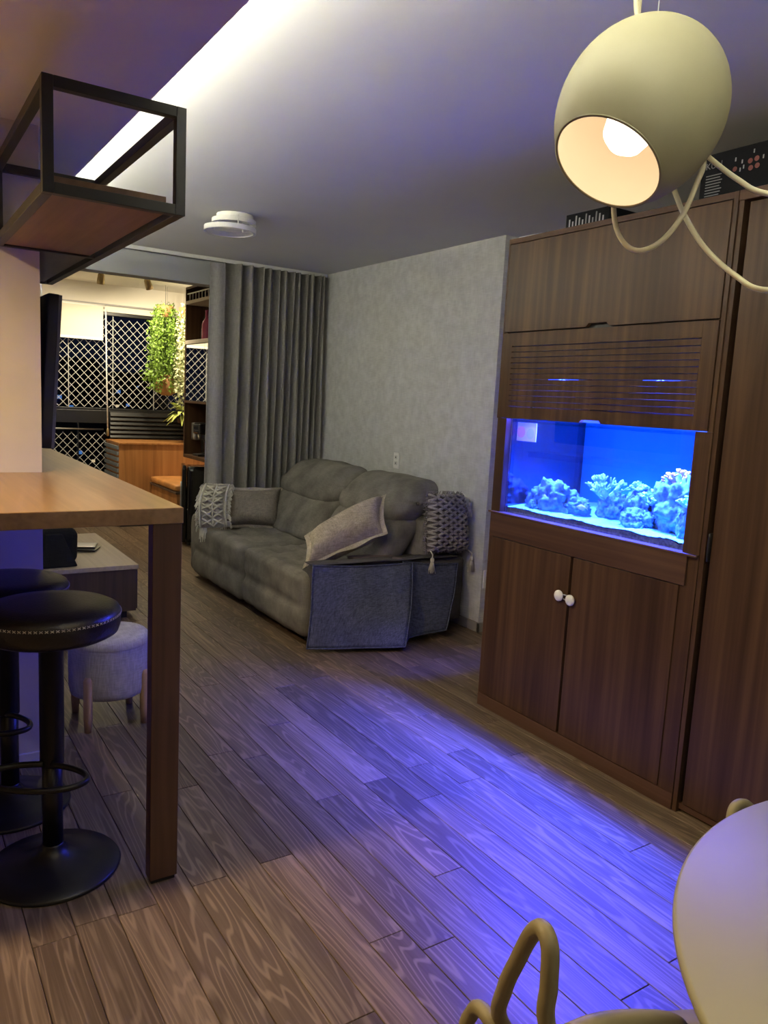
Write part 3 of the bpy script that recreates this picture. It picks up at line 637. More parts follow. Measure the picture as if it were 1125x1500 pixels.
for i, (z, dx, lab) in enumerate(((0.343, 0.0, 'lower black tablet on the media rack beside the bag'), (0.362, -0.012, 'upper black tablet with silver edge on the media rack'))):
    t = thing('tablet', (1.09 + dx, 5.27, z), lab, 'tablet', 'tablets stacked on the media rack'); t.rotation_euler.z = -0.5 + 0.15 * i
    build('body', MB().rbox(-0.10, 0.10, -0.07, 0.07, 0.001, 0.016, 0.006, 6), 'gloss_black', t, smooth=True, local=True)
    build('edge', MB().rbox(-0.102, 0.102, -0.072, 0.072, 0.012, 0.018, 0.003, 6), 'steel', t, smooth=True, local=True)

# ------------------------------------------------------------------ sofa
sf = thing('sofa', (2.5, 4.7, 0), 'grey suede two seat sofa with tall back cushions', 'sofa')
def wr(p, n, a=0.006, s=7.0): return p + n * (a * noise.noise(p * s) + a * 0.5 * noise.noise(p * s * 2.3))
def seatf(y0, y1):
    tufts = [(x, y0 + (y1 - y0) * f) for x in (2.16, 2.40, 2.62) for f in (0.22, 0.5, 0.78)]
    def fn(p, n):
        p = wr(p, n, 0.007, 6)
        if p.z > 0.38:
            d = 0
            for tx, ty in tufts:
                q = (p.x - tx) ** 2 + (p.y - ty) ** 2; d += 0.034 * math.exp(-q / 0.0018) + 0.016 * math.exp(-q / 0.012)
            fx = math.sin((p.y - y0) / (y1 - y0) * PI); d -= 0.012 * max(0, fx)
            p = Vector((p.x, p.y, p.z - d - 0.009 * math.sin(p.x * 55 + 8 * noise.noise(p * 4)) * math.exp(-((p.x - 2.3) / 0.18) ** 2)))
        if p.x < 2.0: p = Vector((p.x - 0.012 * max(0, math.sin((p.z - 0.06) / 0.19 * PI)) + 0.010 * math.exp(-((p.z - 0.235) / 0.025) ** 2), p.y, p.z))
        return p
    return fn
build('seat', MB().rbox(1.955, 2.80, 4.694, 5.600, 0.045, 0.425, 0.055, 30, seatf(4.68, 5.6)), 'sofa_suede', sf, smooth=True)
build('seat', MB().rbox(1.965, 2.80, 3.790, 4.660, 0.045, 0.425, 0.055, 30, seatf(3.79, 4.67)), 'sofa_suede', sf, smooth=True)
build('back_frame', MB().rbox(2.78, 3.09, 3.80, 5.62, 0.045, 0.72, 0.05, 12, wr), 'sofa_suede', sf, smooth=True)
build('arm', MB().rbox(2.02, 3.10, 3.735, 3.93, 0.05, 0.475, 0.04, 16, wr), 'sofa_dark', sf, smooth=True)
build('arm', MB().rbox(1.98, 3.08, 5.585, 5.74, 0.045, 0.50, 0.05, 16, wr), 'sofa_suede', sf, smooth=True)
build('arm_patch', MB().rbox(2.34, 2.62, 3.745, 3.94, 0.466, 0.487, 0.009, 8), 'sofa_mauve', sf, smooth=True)
for y0, y1 in ((4.66, 5.56), (3.86, 4.62)):
    def lum(p, n): 
        f = (p.z - 0.40) / 0.32; q = wr(p, n, 0.008, 6); return Vector((q.x + 0.20 * f, q.y, q.z))
    build('lumbar_cushion', MB().rbox(2.42, 2.70, y0, y1, 0.40, 0.74, 0.10, 16, lum), 'sofa_suede', sf, smooth=True)
for y0, y1 in ((4.655, 5.57), (3.82, 4.625)):
    def hed(p, n):
        f = (p.z - 0.66) / 0.28; q = wr(p, n, 0.010, 5); e = ((p.y - (y0 + y1) / 2) / ((y1 - y0) / 2))
        return Vector((q.x + 0.17 * f, q.y, q.z - 0.02 * e * e * (1 if f > 0.5 else -1)))
    h = build('headrest', MB().rbox(2.56, 2.85, y0, y1, 0.66, 0.95, 0.12, 18, hed), 'sofa_suede', sf, smooth=True)
for x in (2.06, 3.0):
    for y in (3.86, 5.62): build('foot', bx(x, x + 0.06, y, y + 0.06, 0, 0.05), 'louver_black', sf)
def pillow(corners, th, mb=None, n=26, bulge=0.55, pinch=0.10, wob=0.012, flange=0.0):
    a, b, c, d = [Vector(p) for p in corners]; nn = ((b - a).cross(d - a)).normalized(); top = MB()
    def srf(sign):
        def f(u, v):
            uu = u * 2 - 1; vv = v * 2 - 1
            pu = 0.5 + uu * 0.5 * (1 - pinch * (1 - vv * vv) * abs(uu)); pv = 0.5 + vv * 0.5 * (1 - pinch * (1 - uu * uu) * abs(vv))
            p = (a * (1 - pu) + b * pu) * (1 - pv) + (d * (1 - pu) + c * pu) * pv
            h = max(0.0, (1 - uu ** 4) * (1 - vv ** 4)) ** bulge
            return p + nn * (sign * th / 2 * h + wob * noise.noise(p * 7) * h)
        return f
    m = mb or MB(); m.grid(srf(1), n, n); m.grid(srf(-1), n, n); return m, nn
def rim(corners, w, nn, wav=0.006, pinch=0.10):
    a, b, c, d = [Vector(p) for p in corners]; ctr = (a + b + c + d) / 4; m = MB(); inner = []; outer = []
    def pt(u, v):
        uu = u * 2 - 1; vv = v * 2 - 1; pu = 0.5 + uu * 0.5 * (1 - pinch * (1 - vv * vv) * abs(uu)); pv = 0.5 + vv * 0.5 * (1 - pinch * (1 - uu * uu) * abs(vv))
        return (a * (1 - pu) + b * pu) * (1 - pv) + (d * (1 - pu) + c * pu) * pv
    K = 20; loop = [(i / K, 0) for i in range(K)] + [(1, i / K) for i in range(K)] + [(1 - i / K, 1) for i in range(K)] + [(0, 1 - i / K) for i in range(K)]
    for i, (u, v) in enumerate(loop):
        p = pt(u, v); q = p + (p - ctr).normalized() * w + nn * wav * math.sin(i * 0.9); inner += [p + nn * 0.0025, p - nn * 0.0025]; outer += [q + nn * 0.0025, q - nn * 0.0025]
    n = len(loop); v = inner + outer; f = []
    for i in range(n):
        j = (i + 1) % n
        f += [(2 * i, 2 * j, 2 * n + 2 * j, 2 * n + 2 * i), (2 * i + 1, 2 * n + 2 * i + 1, 2 * n + 2 * j + 1, 2 * j + 1), (2 * n + 2 * i, 2 * n + 2 * j, 2 * n + 2 * j + 1, 2 * n + 2 * i + 1)]
    return m.add(v, f)
def make_pillow(name, label, corners, th, mat, fl_w=0.028, flm='flange'):
    t = thing(name, sum((Vector(p) for p in corners), Vector()) / 4, label, 'pillow')
    m, nn = pillow(corners, th); build('cover', m, mat, t, smooth=True)
    if fl_w: build('flange', rim(corners, fl_w, nn), flm, t, smooth=False)
    return t, nn
make_pillow('throw_pillow', 'grey brown flanged pillow leaning on the far end of the sofa', [(2.12, 5.38, 0.44), (2.52, 5.26, 0.43), (2.615, 5.46, 0.70), (2.18, 5.47, 0.70)], 0.20, 'pillow_grey')
make_pillow('throw_pillow', 'beige flanged pillow tilted over the near arm of the sofa', [(2.02, 3.86, 0.46), (2.50, 3.80, 0.64), (2.585, 3.95, 0.84), (2.13, 4.05, 0.60)], 0.21, 'pillow_beige')
# macrame pillow with tassels at the wall end
mc = [(2.785, 3.735, 0.525), (3.10, 3.745, 0.510), (3.065, 3.785, 0.865), (2.80, 3.775, 0.870)]
mp_ = thing('macrame_pillow', (2.94, 3.83, 0.5), 'grey macrame pillow with tassels standing against the wallpaper wall', 'pillow')
m, nn = pillow(mc, 0.13, pinch=0.05, bulge=0.4); build('cover', m, 'macrame_back', mp_, smooth=True)
A, B, Cc, D = [Vector(p) for p in mc]
if nn.y > 0: nn = -nn
nt2 = MB(); 
def mp_pt(u, v, off=0.004):
    uu = u * 2 - 1; vv = v * 2 - 1; h = max(0, (1 - uu ** 4) * (1 - vv ** 4)) ** 0.4
    return (A * (1 - u) + B * u) * (1 - v) + (D * (1 - u) + Cc * u) * v + nn * (0.065 * h + off)
NU, NV = 8, 9
for j in range(NV * 2 + 1):
    for i in range(NU + 1):
        if (i + j) % 2 == 0:
            for di in (-1, 1):
                i2 = i + di
                if 0 <= i2 <= NU and j < NV * 2:
                    nt2.tube([mp_pt(i / NU, j / (NV * 2)), mp_pt((i + i2) / 2 / NU + 0.012 * di, (j + 0.5) / (NV * 2), 0.008), mp_pt(i2 / NU, (j + 1) / (NV * 2))], 0.0090, 6)
build('knotted_net', nt2, 'macrame', mp_, smooth=True)
fm = MB()
for i in range(60):
    u = i / 59
    for (p, dv) in ((mp_pt(u, 1), Vector((0, 0, 1))), (mp_pt(u, 0), Vector((0, 0, -1))), (mp_pt(0, u), Vector((-1, 0, 0))), (mp_pt(1, u), Vector((1, 0, 0)))):
        e = dv + Vector((random.gauss(0, 0.4), random.gauss(0, 0.4), random.gauss(0, 0.4))); p = p - nn * 0.03 * random.random(); fm.tube([p, p + e.normalized() * 0.02], 0.0022, 4)
build('fringe', fm, 'macrame', mp_, kind='stuff')
def tassel(p, top, par):
    m = MB(); p = Vector(p); m.tube([top, p + Vector((0, 0, 0.02)), p], 0.004, 6); m.lathe([(0.006, 0.0), (0.012, -0.008), (0.012, -0.022), (0.009, -0.028)], p, n=12)
    for i in range(34):
        a = random.random() * 6.28; r = random.random() ** 0.5; m.tube([p + Vector((0.008 * r * math.cos(a), 0.008 * r * math.sin(a), -0.025)), p + Vector((0.024 * r * math.cos(a), 0.024 * r * math.sin(a), -0.09 - 0.01 * random.random()))], 0.002, 4)
    build('tassel', m, 'cotton', par, smooth=True)
tassel((2.80, 3.695, 0.490), mp_pt(0.02, 0.02), mp_); tassel((3.115, 3.70, 0.475), mp_pt(0.98, 0.02), mp_)
tassel((3.10, 3.74, 0.82), mp_pt(0.98, 0.96), mp_)
# cream macrame throw over the far arm
mt = thing('macrame_throw', (2.03, 5.42, 0.42), 'cream fringed macrame throw hanging over the far sofa arm', 'throw')
def band(u, v):
    top = Vector((2.02, 5.52, 0.735)) * (1 - u) + Vector((2.19, 5.46, 0.735)) * u
    bot = Vector((1.925, 5.36, 0.44)) * (1 - u) + Vector((2.11, 5.30, 0.445)) * u
    p = top * (1 - v) + bot * v; bl = math.sin(v * PI); return p + Vector((-0.04, -0.045, 0.03)) * bl + Vector((-0.01, -0.03, 0)) * math.sin(u * PI)
o = build('band', MB().grid(band, 14, 20), 'cotton', mt, smooth=True); o.modifiers.new('t', 'SOLIDIFY').thickness = 0.006
kn = MB(); off = Vector((-0.006, -0.010, 0.004))
for r in range(6):
    for sx in range(2):
        u0 = 0.12 + sx * 0.40; v0 = 0.06 + r * 0.155
        for s in (1, -1): kn.tube([band(u0, v0 + (0.0 if s > 0 else 0.13)) + off, band(u0 + 0.18, v0 + 0.065) + off * 1.8, band(u0 + 0.36, v0 + (0.13 if s > 0 else 0.0)) + off], 0.0085, 6)
for u in (0.02, 0.5, 0.98): kn.tube([band(u, i / 12) + off for i in range(13)], 0.009, 6)
build('knots', kn, 'cotton', mt, smooth=True)
fm = MB()
def strand(p, d, L):
    p = Vector(p); q = p + d * L * 0.5; e = q + (d * 0.5 + Vector((0, 0, -0.9))).normalized() * L * 0.5; fm.tube([p, q, e], 0.003, 4)
for i in range(130):
    v = random.random(); strand(band(0, v), Vector((-0.9, -0.3 + random.gauss(0, 0.25), random.gauss(0, 0.3))).normalized(), random.uniform(0.03, 0.055))
    strand(band(1, v), Vector((0.9, -0.5 + random.gauss(0, 0.25), random.gauss(0, 0.3))).normalized(), random.uniform(0.03, 0.055))
for i in range(50): 
    u = random.random(); strand(band(u, 0), Vector((random.gauss(0, 0.3), -0.3, 0.8)).normalized(), 0.025)
    if u < 0.3 or u > 0.75: strand(band(u, 1), Vector((-0.05 + random.gauss(0, 0.08), -0.12, -1)).normalized(), random.uniform(0.05, 0.11) if u < 0.3 else 0.05)
build('fringe', fm, 'cotton', mt, kind='stuff')
# denim arm cover
dn = thing('denim_arm_cover', (2.35, 3.66, 0.03), 'dark blue denim cover hanging over the near sofa arm', 'cover')
def quadgrid(c, w=0.010, sag=0.0, n=26):
    a, b, cc, d = [Vector(p) for p in c]
    def f(u, v):
        p = (a * (1 - u) + b * u) * (1 - v) + (d * (1 - u) + cc * u) * v
        return p + Vector((0, -1, 0)) * (w * noise.noise(p * 5 + Vector((7, 1, 2))) + 0.02 * sag * math.sin(v * PI)) + Vector((0, 0, -0.012 * sag * math.sin(u * PI) * (1 - v)))
    return f
q1 = [(1.985, 3.715, 0.498), (2.655, 3.700, 0.468), (2.475, 3.475, 0.035), (1.95, 3.685, 0.030)]
q2 = [(2.60, 3.725, 0.478), (3.02, 3.722, 0.435), (2.86, 3.60, 0.055), (2.56, 3.585, 0.045)]
for nm, q in (('front_panel', q1), ('rear_panel', q2)):
    o = build(nm, MB().grid(quadgrid(q, 0.012, 1.0), 26, 22), 'denim', dn, smooth=True); o.modifiers.new('t', 'SOLIDIFY').thickness = 0.006
    f = quadgrid(q, 0.012, 1.0); K = 24
    lp_ = [f(i / K, 0) for i in range(K)] + [f(1, i / K) for i in range(K)] + [f(1 - i / K, 1) for i in range(K)] + [f(0, 1 - i / K) for i in range(K)]
    build('piping', MB().tube([p + Vector((0, -0.004, 0)) for p in lp_], 0.0045, 6, closed=True), 'denim', o, smooth=True)
o = build('gusset', MB().grid(quadgrid([(2.655, 3.702, 0.466), (2.67, 3.726, 0.46), (2.60, 3.60, 0.05), (2.478, 3.478, 0.037)], 0.006), 6, 16), 'denim', dn, smooth=True)
def topf(u, v):
    x = 1.99 + 1.02 * u; return Vector((x, 3.715 + 0.10 * v, 0.486 + 0.008 * noise.noise(Vector((x * 6, v, 0))) + 0.014 * (1 - u) - 0.002))
o = build('top_panel', MB().grid(topf, 30, 4), 'sofa_dark', dn, smooth=True); o.modifiers.new('t', 'SOLIDIFY').thickness = 0.005

# ------------------------------------------------------------------ wall bits
ol = thing('wall_outlet', (3.14, 4.64, 0.96), 'white two socket outlet on the wallpaper above the sofa', 'outlet')
build('plate', bx(3.130, 3.14, 4.605, 4.675, 0.940, 1.055), 'white_plastic', ol, bevel=0.004)
for z in (0.965, 1.008): build('socket', bx(3.127, 3.131, 4.622, 4.658, z, z + 0.028), 'white_trim', ol, bevel=0.002); build('hole', bx(3.1262, 3.1275, 4.635, 4.645, z + 0.009, z + 0.019), 'louver_black', ol)
tag(build('wall_nail', MB().lathe([(0.002, 0), (0.002, 0.008), (0.006, 0.009), (0.006, 0.012)], (3.14, 4.80, 1.786), (-1, 0, 0), 10), 'steel'), 'small nail in the wallpaper above the sofa', 'nail')
lw = thing('light_switch', (3.17, 3.62, 0.30), 'small white socket on the wall end behind the cupboard', 'outlet')
build('plate', bx(3.15, 3.22, 3.610, 3.62, 0.285, 0.40), 'white_plastic', lw, bevel=0.003); build('socket', bx(3.165, 3.205, 3.607, 3.611, 0.32, 0.36), 'white_trim', lw)

# ------------------------------------------------------------------ aquarium cupboard
XF = 2.370
cb = thing('aquarium_cabinet', (2.78, 2.15, 0), 'walnut cupboard housing the blue lit aquarium', 'cabinet')
def w_(nm, *a, mat='walnut', par=None, bv=0.0015): return build(nm, bx(*a), mat, par or cb, bevel=bv)
w_('side_panel', XF + 0.003, 3.20, 1.600, 1.625, 0, 2.155)
w_('side_panel', XF + 0.003, 3.20, 2.675, 2.700, 0, 0.94)
w_('side_panel', XF + 0.003, 3.20, 2.675, 2.700, 1.372, 2.155)
w_('side_panel', 2.90, 3.20, 2.675, 2.700, 0.94, 1.372)
w_('corner_post', XF, 2.405, 2.640, 2.700, 0.945, 1.372)
w_('back_panel', 3.18, 3.20, 1.625, 2.675, 0, 2.155)
w_('top_panel', XF - 0.002, 3.20, 1.600, 2.700, 2.135, 2.157, mat='walnut_rail')
w_('tank_base', XF + 0.03, 3.18, 1.625, 2.675, 0.905, 0.925, mat='walnut_rail')
w_('hood_back', 2.94, 2.96, 1.625, 2.675, 1.0, 2.135, mat='tank_black')
w_('stile', XF, 2.395, 1.600, 1.668, 0.06, 1.372)
w_('stile', XF, 2.395, 2.674, 2.700, 0.06, 0.945)
w_('stile', XF - 0.004, 2.395, 1.598, 1.615, 1.372, 2.157)
w_('stile', XF - 0.004, 2.395, 2.692, 2.702, 1.372, 2.157)
w_('lower_rail', XF - 0.010, 2.40, 1.640, 2.690, 0.83, 0.945, mat='walnut_rail')
w_('rail_ledge', XF - 0.016, 2.40, 1.600, 2.702, 0.938, 0.946, mat='walnut_rail')
w_('plinth', XF - 0.002, 2.395, 1.600, 2.700, 0, 0.062, mat='walnut_rail')
def door(nm, y0, y1, z0, z1, notch=None):
    """panel with a finger notch cut from its upper or lower edge"""
    if not notch: return w_(nm, XF - 0.006, XF + 0.012, y0, y1, z0, z1)
    yc, w, d = notch
    pts = [(y0, z0), (yc - w / 2 - d, z0), (yc - w / 2, z0 + d), (yc + w / 2, z0 + d), (yc + w / 2 + d, z0), (y1, z0), (y1, z1), (y0, z1)]
    n = len(pts); v = [(XF - 0.006, y, z) for y, z in pts] + [(XF + 0.012, y, z) for y, z in pts]
    return build(nm, MB().add(v, [tuple(range(n)), tuple(range(2 * n - 1, n - 1, -1))] + [(i, (i + 1) % n, n + (i + 1) % n, n + i) for i in range(n)]), 'walnut', cb, bevel=0.0012)
door('flap_door', 1.618, 2.688, 1.753, 2.131, (2.15, 0.09, 0.014))
w_('rail_behind', XF + 0.014, XF + 0.03, 1.63, 2.67, 1.735, 1.775, mat='louver_black')
# vent flap: frame pieces and slats with open slots between
vd = build('vent_door', bx(XF - 0.006, XF + 0.012, 1.618, 1.678, 1.375, 1.7475), 'walnut', cb, bevel=0.001)
build('door_stile', bx(XF - 0.006, XF + 0.012, 2.632, 2.690, 1.375, 1.7475), 'walnut', vd, bevel=0.001)
zs_ = [1.6885 - i * 0.02375 for i in range(12)]
build('top_board', bx(XF - 0.006, XF + 0.012, 1.678, 2.632, zs_[0] + 0.0025, 1.7475), 'walnut', vd)
for i in range(11): build('slat', bx(XF - 0.006, XF + 0.012, 1.678, 2.632, zs_[i + 1] + 0.0016, zs_[i] - 0.0016), 'walnut', vd)
pts = [(1.678, 1.375), (2.10 - 0.012, 1.375), (2.10, 1.387), (2.19, 1.387), (2.19 + 0.012, 1.375), (2.632, 1.375), (2.632, zs_[-1] - 0.0025), (1.678, zs_[-1] - 0.0025)]
v = [(XF - 0.006, y, z) for y, z in pts] + [(XF + 0.012, y, z) for y, z in pts]
build('bottom_board', MB().add(v, [tuple(range(8)), tuple(range(15, 7, -1))] + [(i, (i + 1) % 8, 8 + (i + 1) % 8, 8 + i) for i in range(8)]), 'walnut', vd)
door('door', 1.664, 2.166, 0.066, 0.826); door('door', 2.180, 2.672, 0.066, 0.826)
# child lock on the two doors
lk = thing('cabinet_lock', (2.35, 2.186, 0.65), 'white child lock of two knobs across the aquarium cupboard doors', 'lock')
for y, z in ((2.217, 0.655), (2.153, 0.650)): build('knob', MB().lathe([(0.010, 0), (0.016, 0.004), (0.023, 0.010), (0.023, 0.016), (0.017, 0.022), (0.0, 0.024)], (XF - 0.006, y, z), (-1, 0, 0), 24, cap=False), 'white_plastic', lk, smooth=True)
build('loop', MB().tube([(XF - 0.010, 2.185 + 0.026 * math.cos(a), 0.6525 + 0.010 * math.sin(a) + 0.002 * math.cos(a)) for a in [i * PI / 12 for i in range(24)]], 0.003, 6, closed=True), 'grey_plastic', lk, smooth=True)
# ------------------------------------------------------------------ aquarium
AX0, AX1, AY0, AY1, AZ0, AZ1 = 2.396, 2.88, 1.672, 2.634, 0.926, 1.372
aq = thing('aquarium', (2.64, 2.153, 0.926), 'glowing blue saltwater aquarium built into the walnut cupboard', 'aquarium')
build('front_glass', bx(AX0, AX0 + 0.006, AY0, AY1, AZ0, AZ1), 'tank_glass', aq)
build('side_glass', bx(AX0 + 0.007, AX1, AY1 - 0.006, AY1, AZ0, AZ1), 'tank_side_glass', aq)
build('end_panel', bx(AX0 + 0.007, AX1, AY0, AY0 + 0.008, AZ0, AZ1), 'tank_back', aq)
build('back_panel', bx(AX1 - 0.008, AX1, AY0 + 0.009, AY1 - 0.007, AZ0, AZ1), 'tank_back', aq)
build('floor_glass', bx(AX0 + 0.007, AX1 - 0.009, AY0 + 0.009, AY1 - 0.007, AZ0, AZ0 + 0.006), 'tank_black', aq)
build('overflow_box', bx(AX1 - 0.13, AX1 - 0.010, AY0 + 0.010, AY0 + 0.20, AZ0 + 0.007, 1.345), 'tank_back', aq, bevel=0.003)
def wsurf(u, v):
    x = AX0 + 0.007 + (AX1 - AX0 - 0.017) * u; y = AY0 + 0.009 + (AY1 - AY0 - 0.017) * v
    return (x, y, 1.357 + 0.004 * noise.noise(Vector((x * 22, y * 22, 0))))
build('water_surface', MB().grid(wsurf, 30, 50), 'water', aq, smooth=True)
def sandf(u, v):
    x = AX0 + 0.007 + (AX1 - AX0 - 0.017) * u; y = AY0 + 0.009 + (AY1 - AY0 - 0.017) * v
    return (x, y, 0.972 + 0.016 * u + 0.010 * noise.noise(Vector((x * 9, y * 9, 0))) + 0.004 * noise.noise(Vector((x * 60, y * 60, 0))))
sd = MB().grid(sandf, 40, 70)
o = build('sand_bed', sd, 'sand', aq, smooth=True, kind='stuff')
def edgef(u, v):
    y = AY0 + 0.009 + (AY1 - AY0 - 0.017) * u; top = Vector(sandf(0, u)).z - 0.004 + 0.006 * noise.noise(Vector((y * 40, 0, 0)))
    return (AX0 + 0.0072, y, AZ0 + 0.006 + (top - AZ0 - 0.006) * v)
build('sand_edge', MB().grid(edgef, 90, 4), 'sand_dirty', aq, kind='stuff')
# hood light
hl = thing('aquarium_lamp', (2.50, 2.15, 1.372), 'blue light bar hidden above the aquarium water', 'lamp')
for yc in (1.93, 2.44):
    h_ = build('module', bx(2.44, 2.56, yc - 0.09, yc + 0.09, 1.555, 1.58), 'tank_black', hl, bevel=0.003)
    for i in range(3): build('led', bx(2.48, 2.52, yc - 0.07 + i * 0.055, yc - 0.04 + i * 0.055, 1.551, 1.555), 'led_blue', h_)
    lamp('aquarium_light', 'AREA', (2.50, yc, 1.547), E_TANK, C_TANK, hl, aim=(-0.28, -0.28, -1), shape='RECTANGLE', size=0.14, size_y=0.06, spread=1.95)
fs_ = build('added_front_strip', bx(2.436, 2.446, 1.70, 2.60, 1.376, 1.388), 'led_blue', hl)  # extra strip added to throw blue light sideways onto stools and pillar foot
lamp('added_strip_light', 'AREA', (2.433, 2.15, 1.381), E_STRIP, C_TANK, hl, aim=(-1, 0, -0.25), shape='RECTANGLE', size=0.86, size_y=0.010)
build('rail', bx(2.49, 2.51, 1.68, 2.62, 1.58, 1.595), 'tank_black', hl)
for a, b in ((1.680, 1.695), (2.605, 2.62)): build('bracket', bx(2.49, 2.51, a, b, 1.372, 1.58), 'tank_black', hl)
# rocks, corals, fish
def rock(c, r, seed, label, stretch=(1, 1, 1), mat='live_rock', grp='rocks in the aquarium'):
    bm = bmesh.new(); bmesh.ops.create_icosphere(bm, subdivisions=5, radius=1); m = MB(); sv = Vector((seed * 3.1, seed * 1.7, seed))
    vs = []
    for q in bm.verts:
        p = q.co.normalized(); d = 1 + 0.28 * noise.noise(p * 1.9 + sv) + 0.22 * noise.noise(p * 4.1 + sv) + 0.14 * noise.noise(p * 9 + sv) + 0.09 * noise.noise(p * 19 + sv)
        w = Vector((p.x * r * d * stretch[0], p.y * r * d * stretch[1], p.z * r * d * stretch[2])) + Vector(c); w.z = max(w.z, 0.968); vs.append(w)
    bm.verts.index_update(); m.add(vs, [tuple(v.index for v in f.verts) for f in bm.faces]); bm.free()
    return tag(build('live_rock', m, mat, smooth=True), label, 'rock', grp)
rock((2.53, 2.47, 1.00), 0.075, 1, 'broad pale arched rock at the left of the aquarium', (0.9, 1.7, 1.35))
rock((2.55, 2.35, 1.00), 0.055, 2, 'low rock sloping down beside the arched aquarium rock', (0.9, 1.2, 0.9))
rock((2.60, 2.18, 1.01), 0.06, 3, 'dark rock under the branching coral', (1, 1.1, 1.2))
rock((2.60, 2.04, 1.03), 0.065, 4, 'knobby rock in the middle of the aquarium', (1, 0.9, 1.5))
rock((2.52, 1.99, 1.00), 0.055, 5, 'low front rock right of the aquarium middle', (1, 1.3, 0.9))
rock((2.60, 1.86, 1.06), 0.10, 6, 'tallest rock stack at the right of the aquarium', (0.9, 1.15, 1.25))
rock((2.52, 1.74, 1.02), 0.06, 7, 'small rock against the right end of the aquarium', (0.9, 0.9, 1.4))
rock((2.49, 2.53, 0.99), 0.032, 8, 'small rock on the sand at the far left of the aquarium', (1, 1.2, 0.8))
def coral(c, h, n, seed, mat, label, rad=0.0055, spread=0.8):
    r_ = random.Random(seed); m = MB(); c = Vector(c)
    def br(p, d, L, r, k):
        q = p + d * L; m.tube([p, (p + q) / 2 + Vector((r_.gauss(0, 0.1), r_.gauss(0, 0.1), 0)) * L * 0.4, q], [r, r * 0.95, r * 0.8], 6)
        if k > 0:
            for _ in range(2 + (r_.random() < 0.4)): br(q, (d + Vector((r_.gauss(0, 0.55), r_.gauss(0, 0.55), r_.gauss(0.25, 0.3)))).normalized(), L * 0.75, r * 0.85, k - 1)
    for i in range(n): br(c, Vector((r_.gauss(0, spread), r_.gauss(0, spread), 1)).normalized(), h * 0.36, rad, 2)
    return tag(build('coral', m, mat, smooth=True), label, 'coral', 'corals in the aquarium')
coral((2.56, 2.20, 1.055), 0.14, 12, 1, 'coral_pale', 'tall pale branching coral at the aquarium centre')
coral((2.58, 1.865, 1.150), 0.09, 11, 2, 'coral_pink', 'pinkish bushy coral on top of the tallest rock', 0.006, 1.0)
coral((2.55, 1.955, 1.07), 0.08, 9, 3, 'coral_pale', 'pale bushy coral left of the tallest rock', 0.006, 1.1)
coral((2.57, 2.04, 1.115), 0.05, 8, 4, 'coral_pale', 'short pale coral on the knobby middle rock', 0.006, 1.2)
coral((2.50, 1.76, 1.085), 0.06, 8, 5, 'coral_pale', 'short pale coral at the right end of the aquarium', 0.006, 1.2)
coral((2.53, 2.45, 1.085), 0.035, 8, 6, 'coral_pale', 'tiny pale coral crusting the arched rock', 0.005, 1.5)
def fish(c, L, ang, label):
    t = thing('fish', c, label, 'fish', 'fish in the aquarium'); t.rotation_euler.z = ang
    build('body', MB().lathe([(0.0, -0.5 * L), (0.10 * L, -0.36 * L), (0.19 * L, -0.12 * L), (0.20 * L, 0.06 * L), (0.11 * L, 0.3 * L), (0.05 * L, 0.42 * L)], (0, 0, 0), (1, 0, 0), 16, cap=False).xf(Matrix.Diagonal((1, 0.42, 1.15, 1))), 'fish_skin', t, smooth=True, local=True)
    for nm, pts in (('tail_fin', [(0.38, 0), (0.62, 0.17), (0.56, 0), (0.62, -0.17)]), ('dorsal_fin', [(-0.2, 0.19), (0.0, 0.33), (0.28, 0.24), (0.25, 0.12)]), ('anal_fin', [(0.0, -0.2), (0.12, -0.3), (0.28, -0.22), (0.25, -0.12)])):
        v = [(x * L, s * 0.008 * L, z * L) for s in (-1, 1) for x, z in pts]
        build(nm, MB().add(v, [(0, 1, 2, 3), (7, 6, 5, 4), (0, 4, 5, 1), (1, 5, 6, 2), (2, 6, 7, 3), (3, 7, 4, 0)]), 'fish_skin', t, local=True)
fish((2.475, 2.47, 1.03), 0.065, 1.3, 'pale fish swimming in front of the arched aquarium rock')
fish((2.50, 2.27, 1.015), 0.05, -1.4, 'small fish near the sand at the aquarium centre')
pmp = thing('wave_pump', (2.60, 1.70, 1.25), 'dark round pump on the right end of the aquarium', 'pump')
build('body', MB().lathe([(0.0, 0), (0.03, 0.002), (0.034, 0.02), (0.034, 0.05), (0.026, 0.066), (0.0, 0.068)], (2.56, 1.690, 1.26), (0, 1, 0), 24, cap=False), 'tank_black', pmp, smooth=True)
build('mount', MB().lathe([(0.018, -0.009), (0.018, 0.002)], (2.56, 1.690, 1.26), (0, 1, 0), 16), 'tank_black', pmp)
pc = thing('pale_rectangle', (2.42, 2.57, 1.28), 'small pale card at the top left of the aquarium', 'rectangle')  # pale rectangle with a pink and a green disc
build('rectangle', bx(2.424, 2.427, 2.50, 2.622, 1.275, 1.358), 'rect_white', pc)
build('print', MB().lathe([(0.0, 0), (0.026, 0.001)], (2.424, 2.595, 1.315), (-1, 0, 0), 20, cap=False), 'disc_pink', pc); build('print', MB().lathe([(0.0, 0), (0.024, 0.001)], (2.424, 2.535, 1.31), (-1, 0, 0), 20, cap=False), 'disc_green', pc)

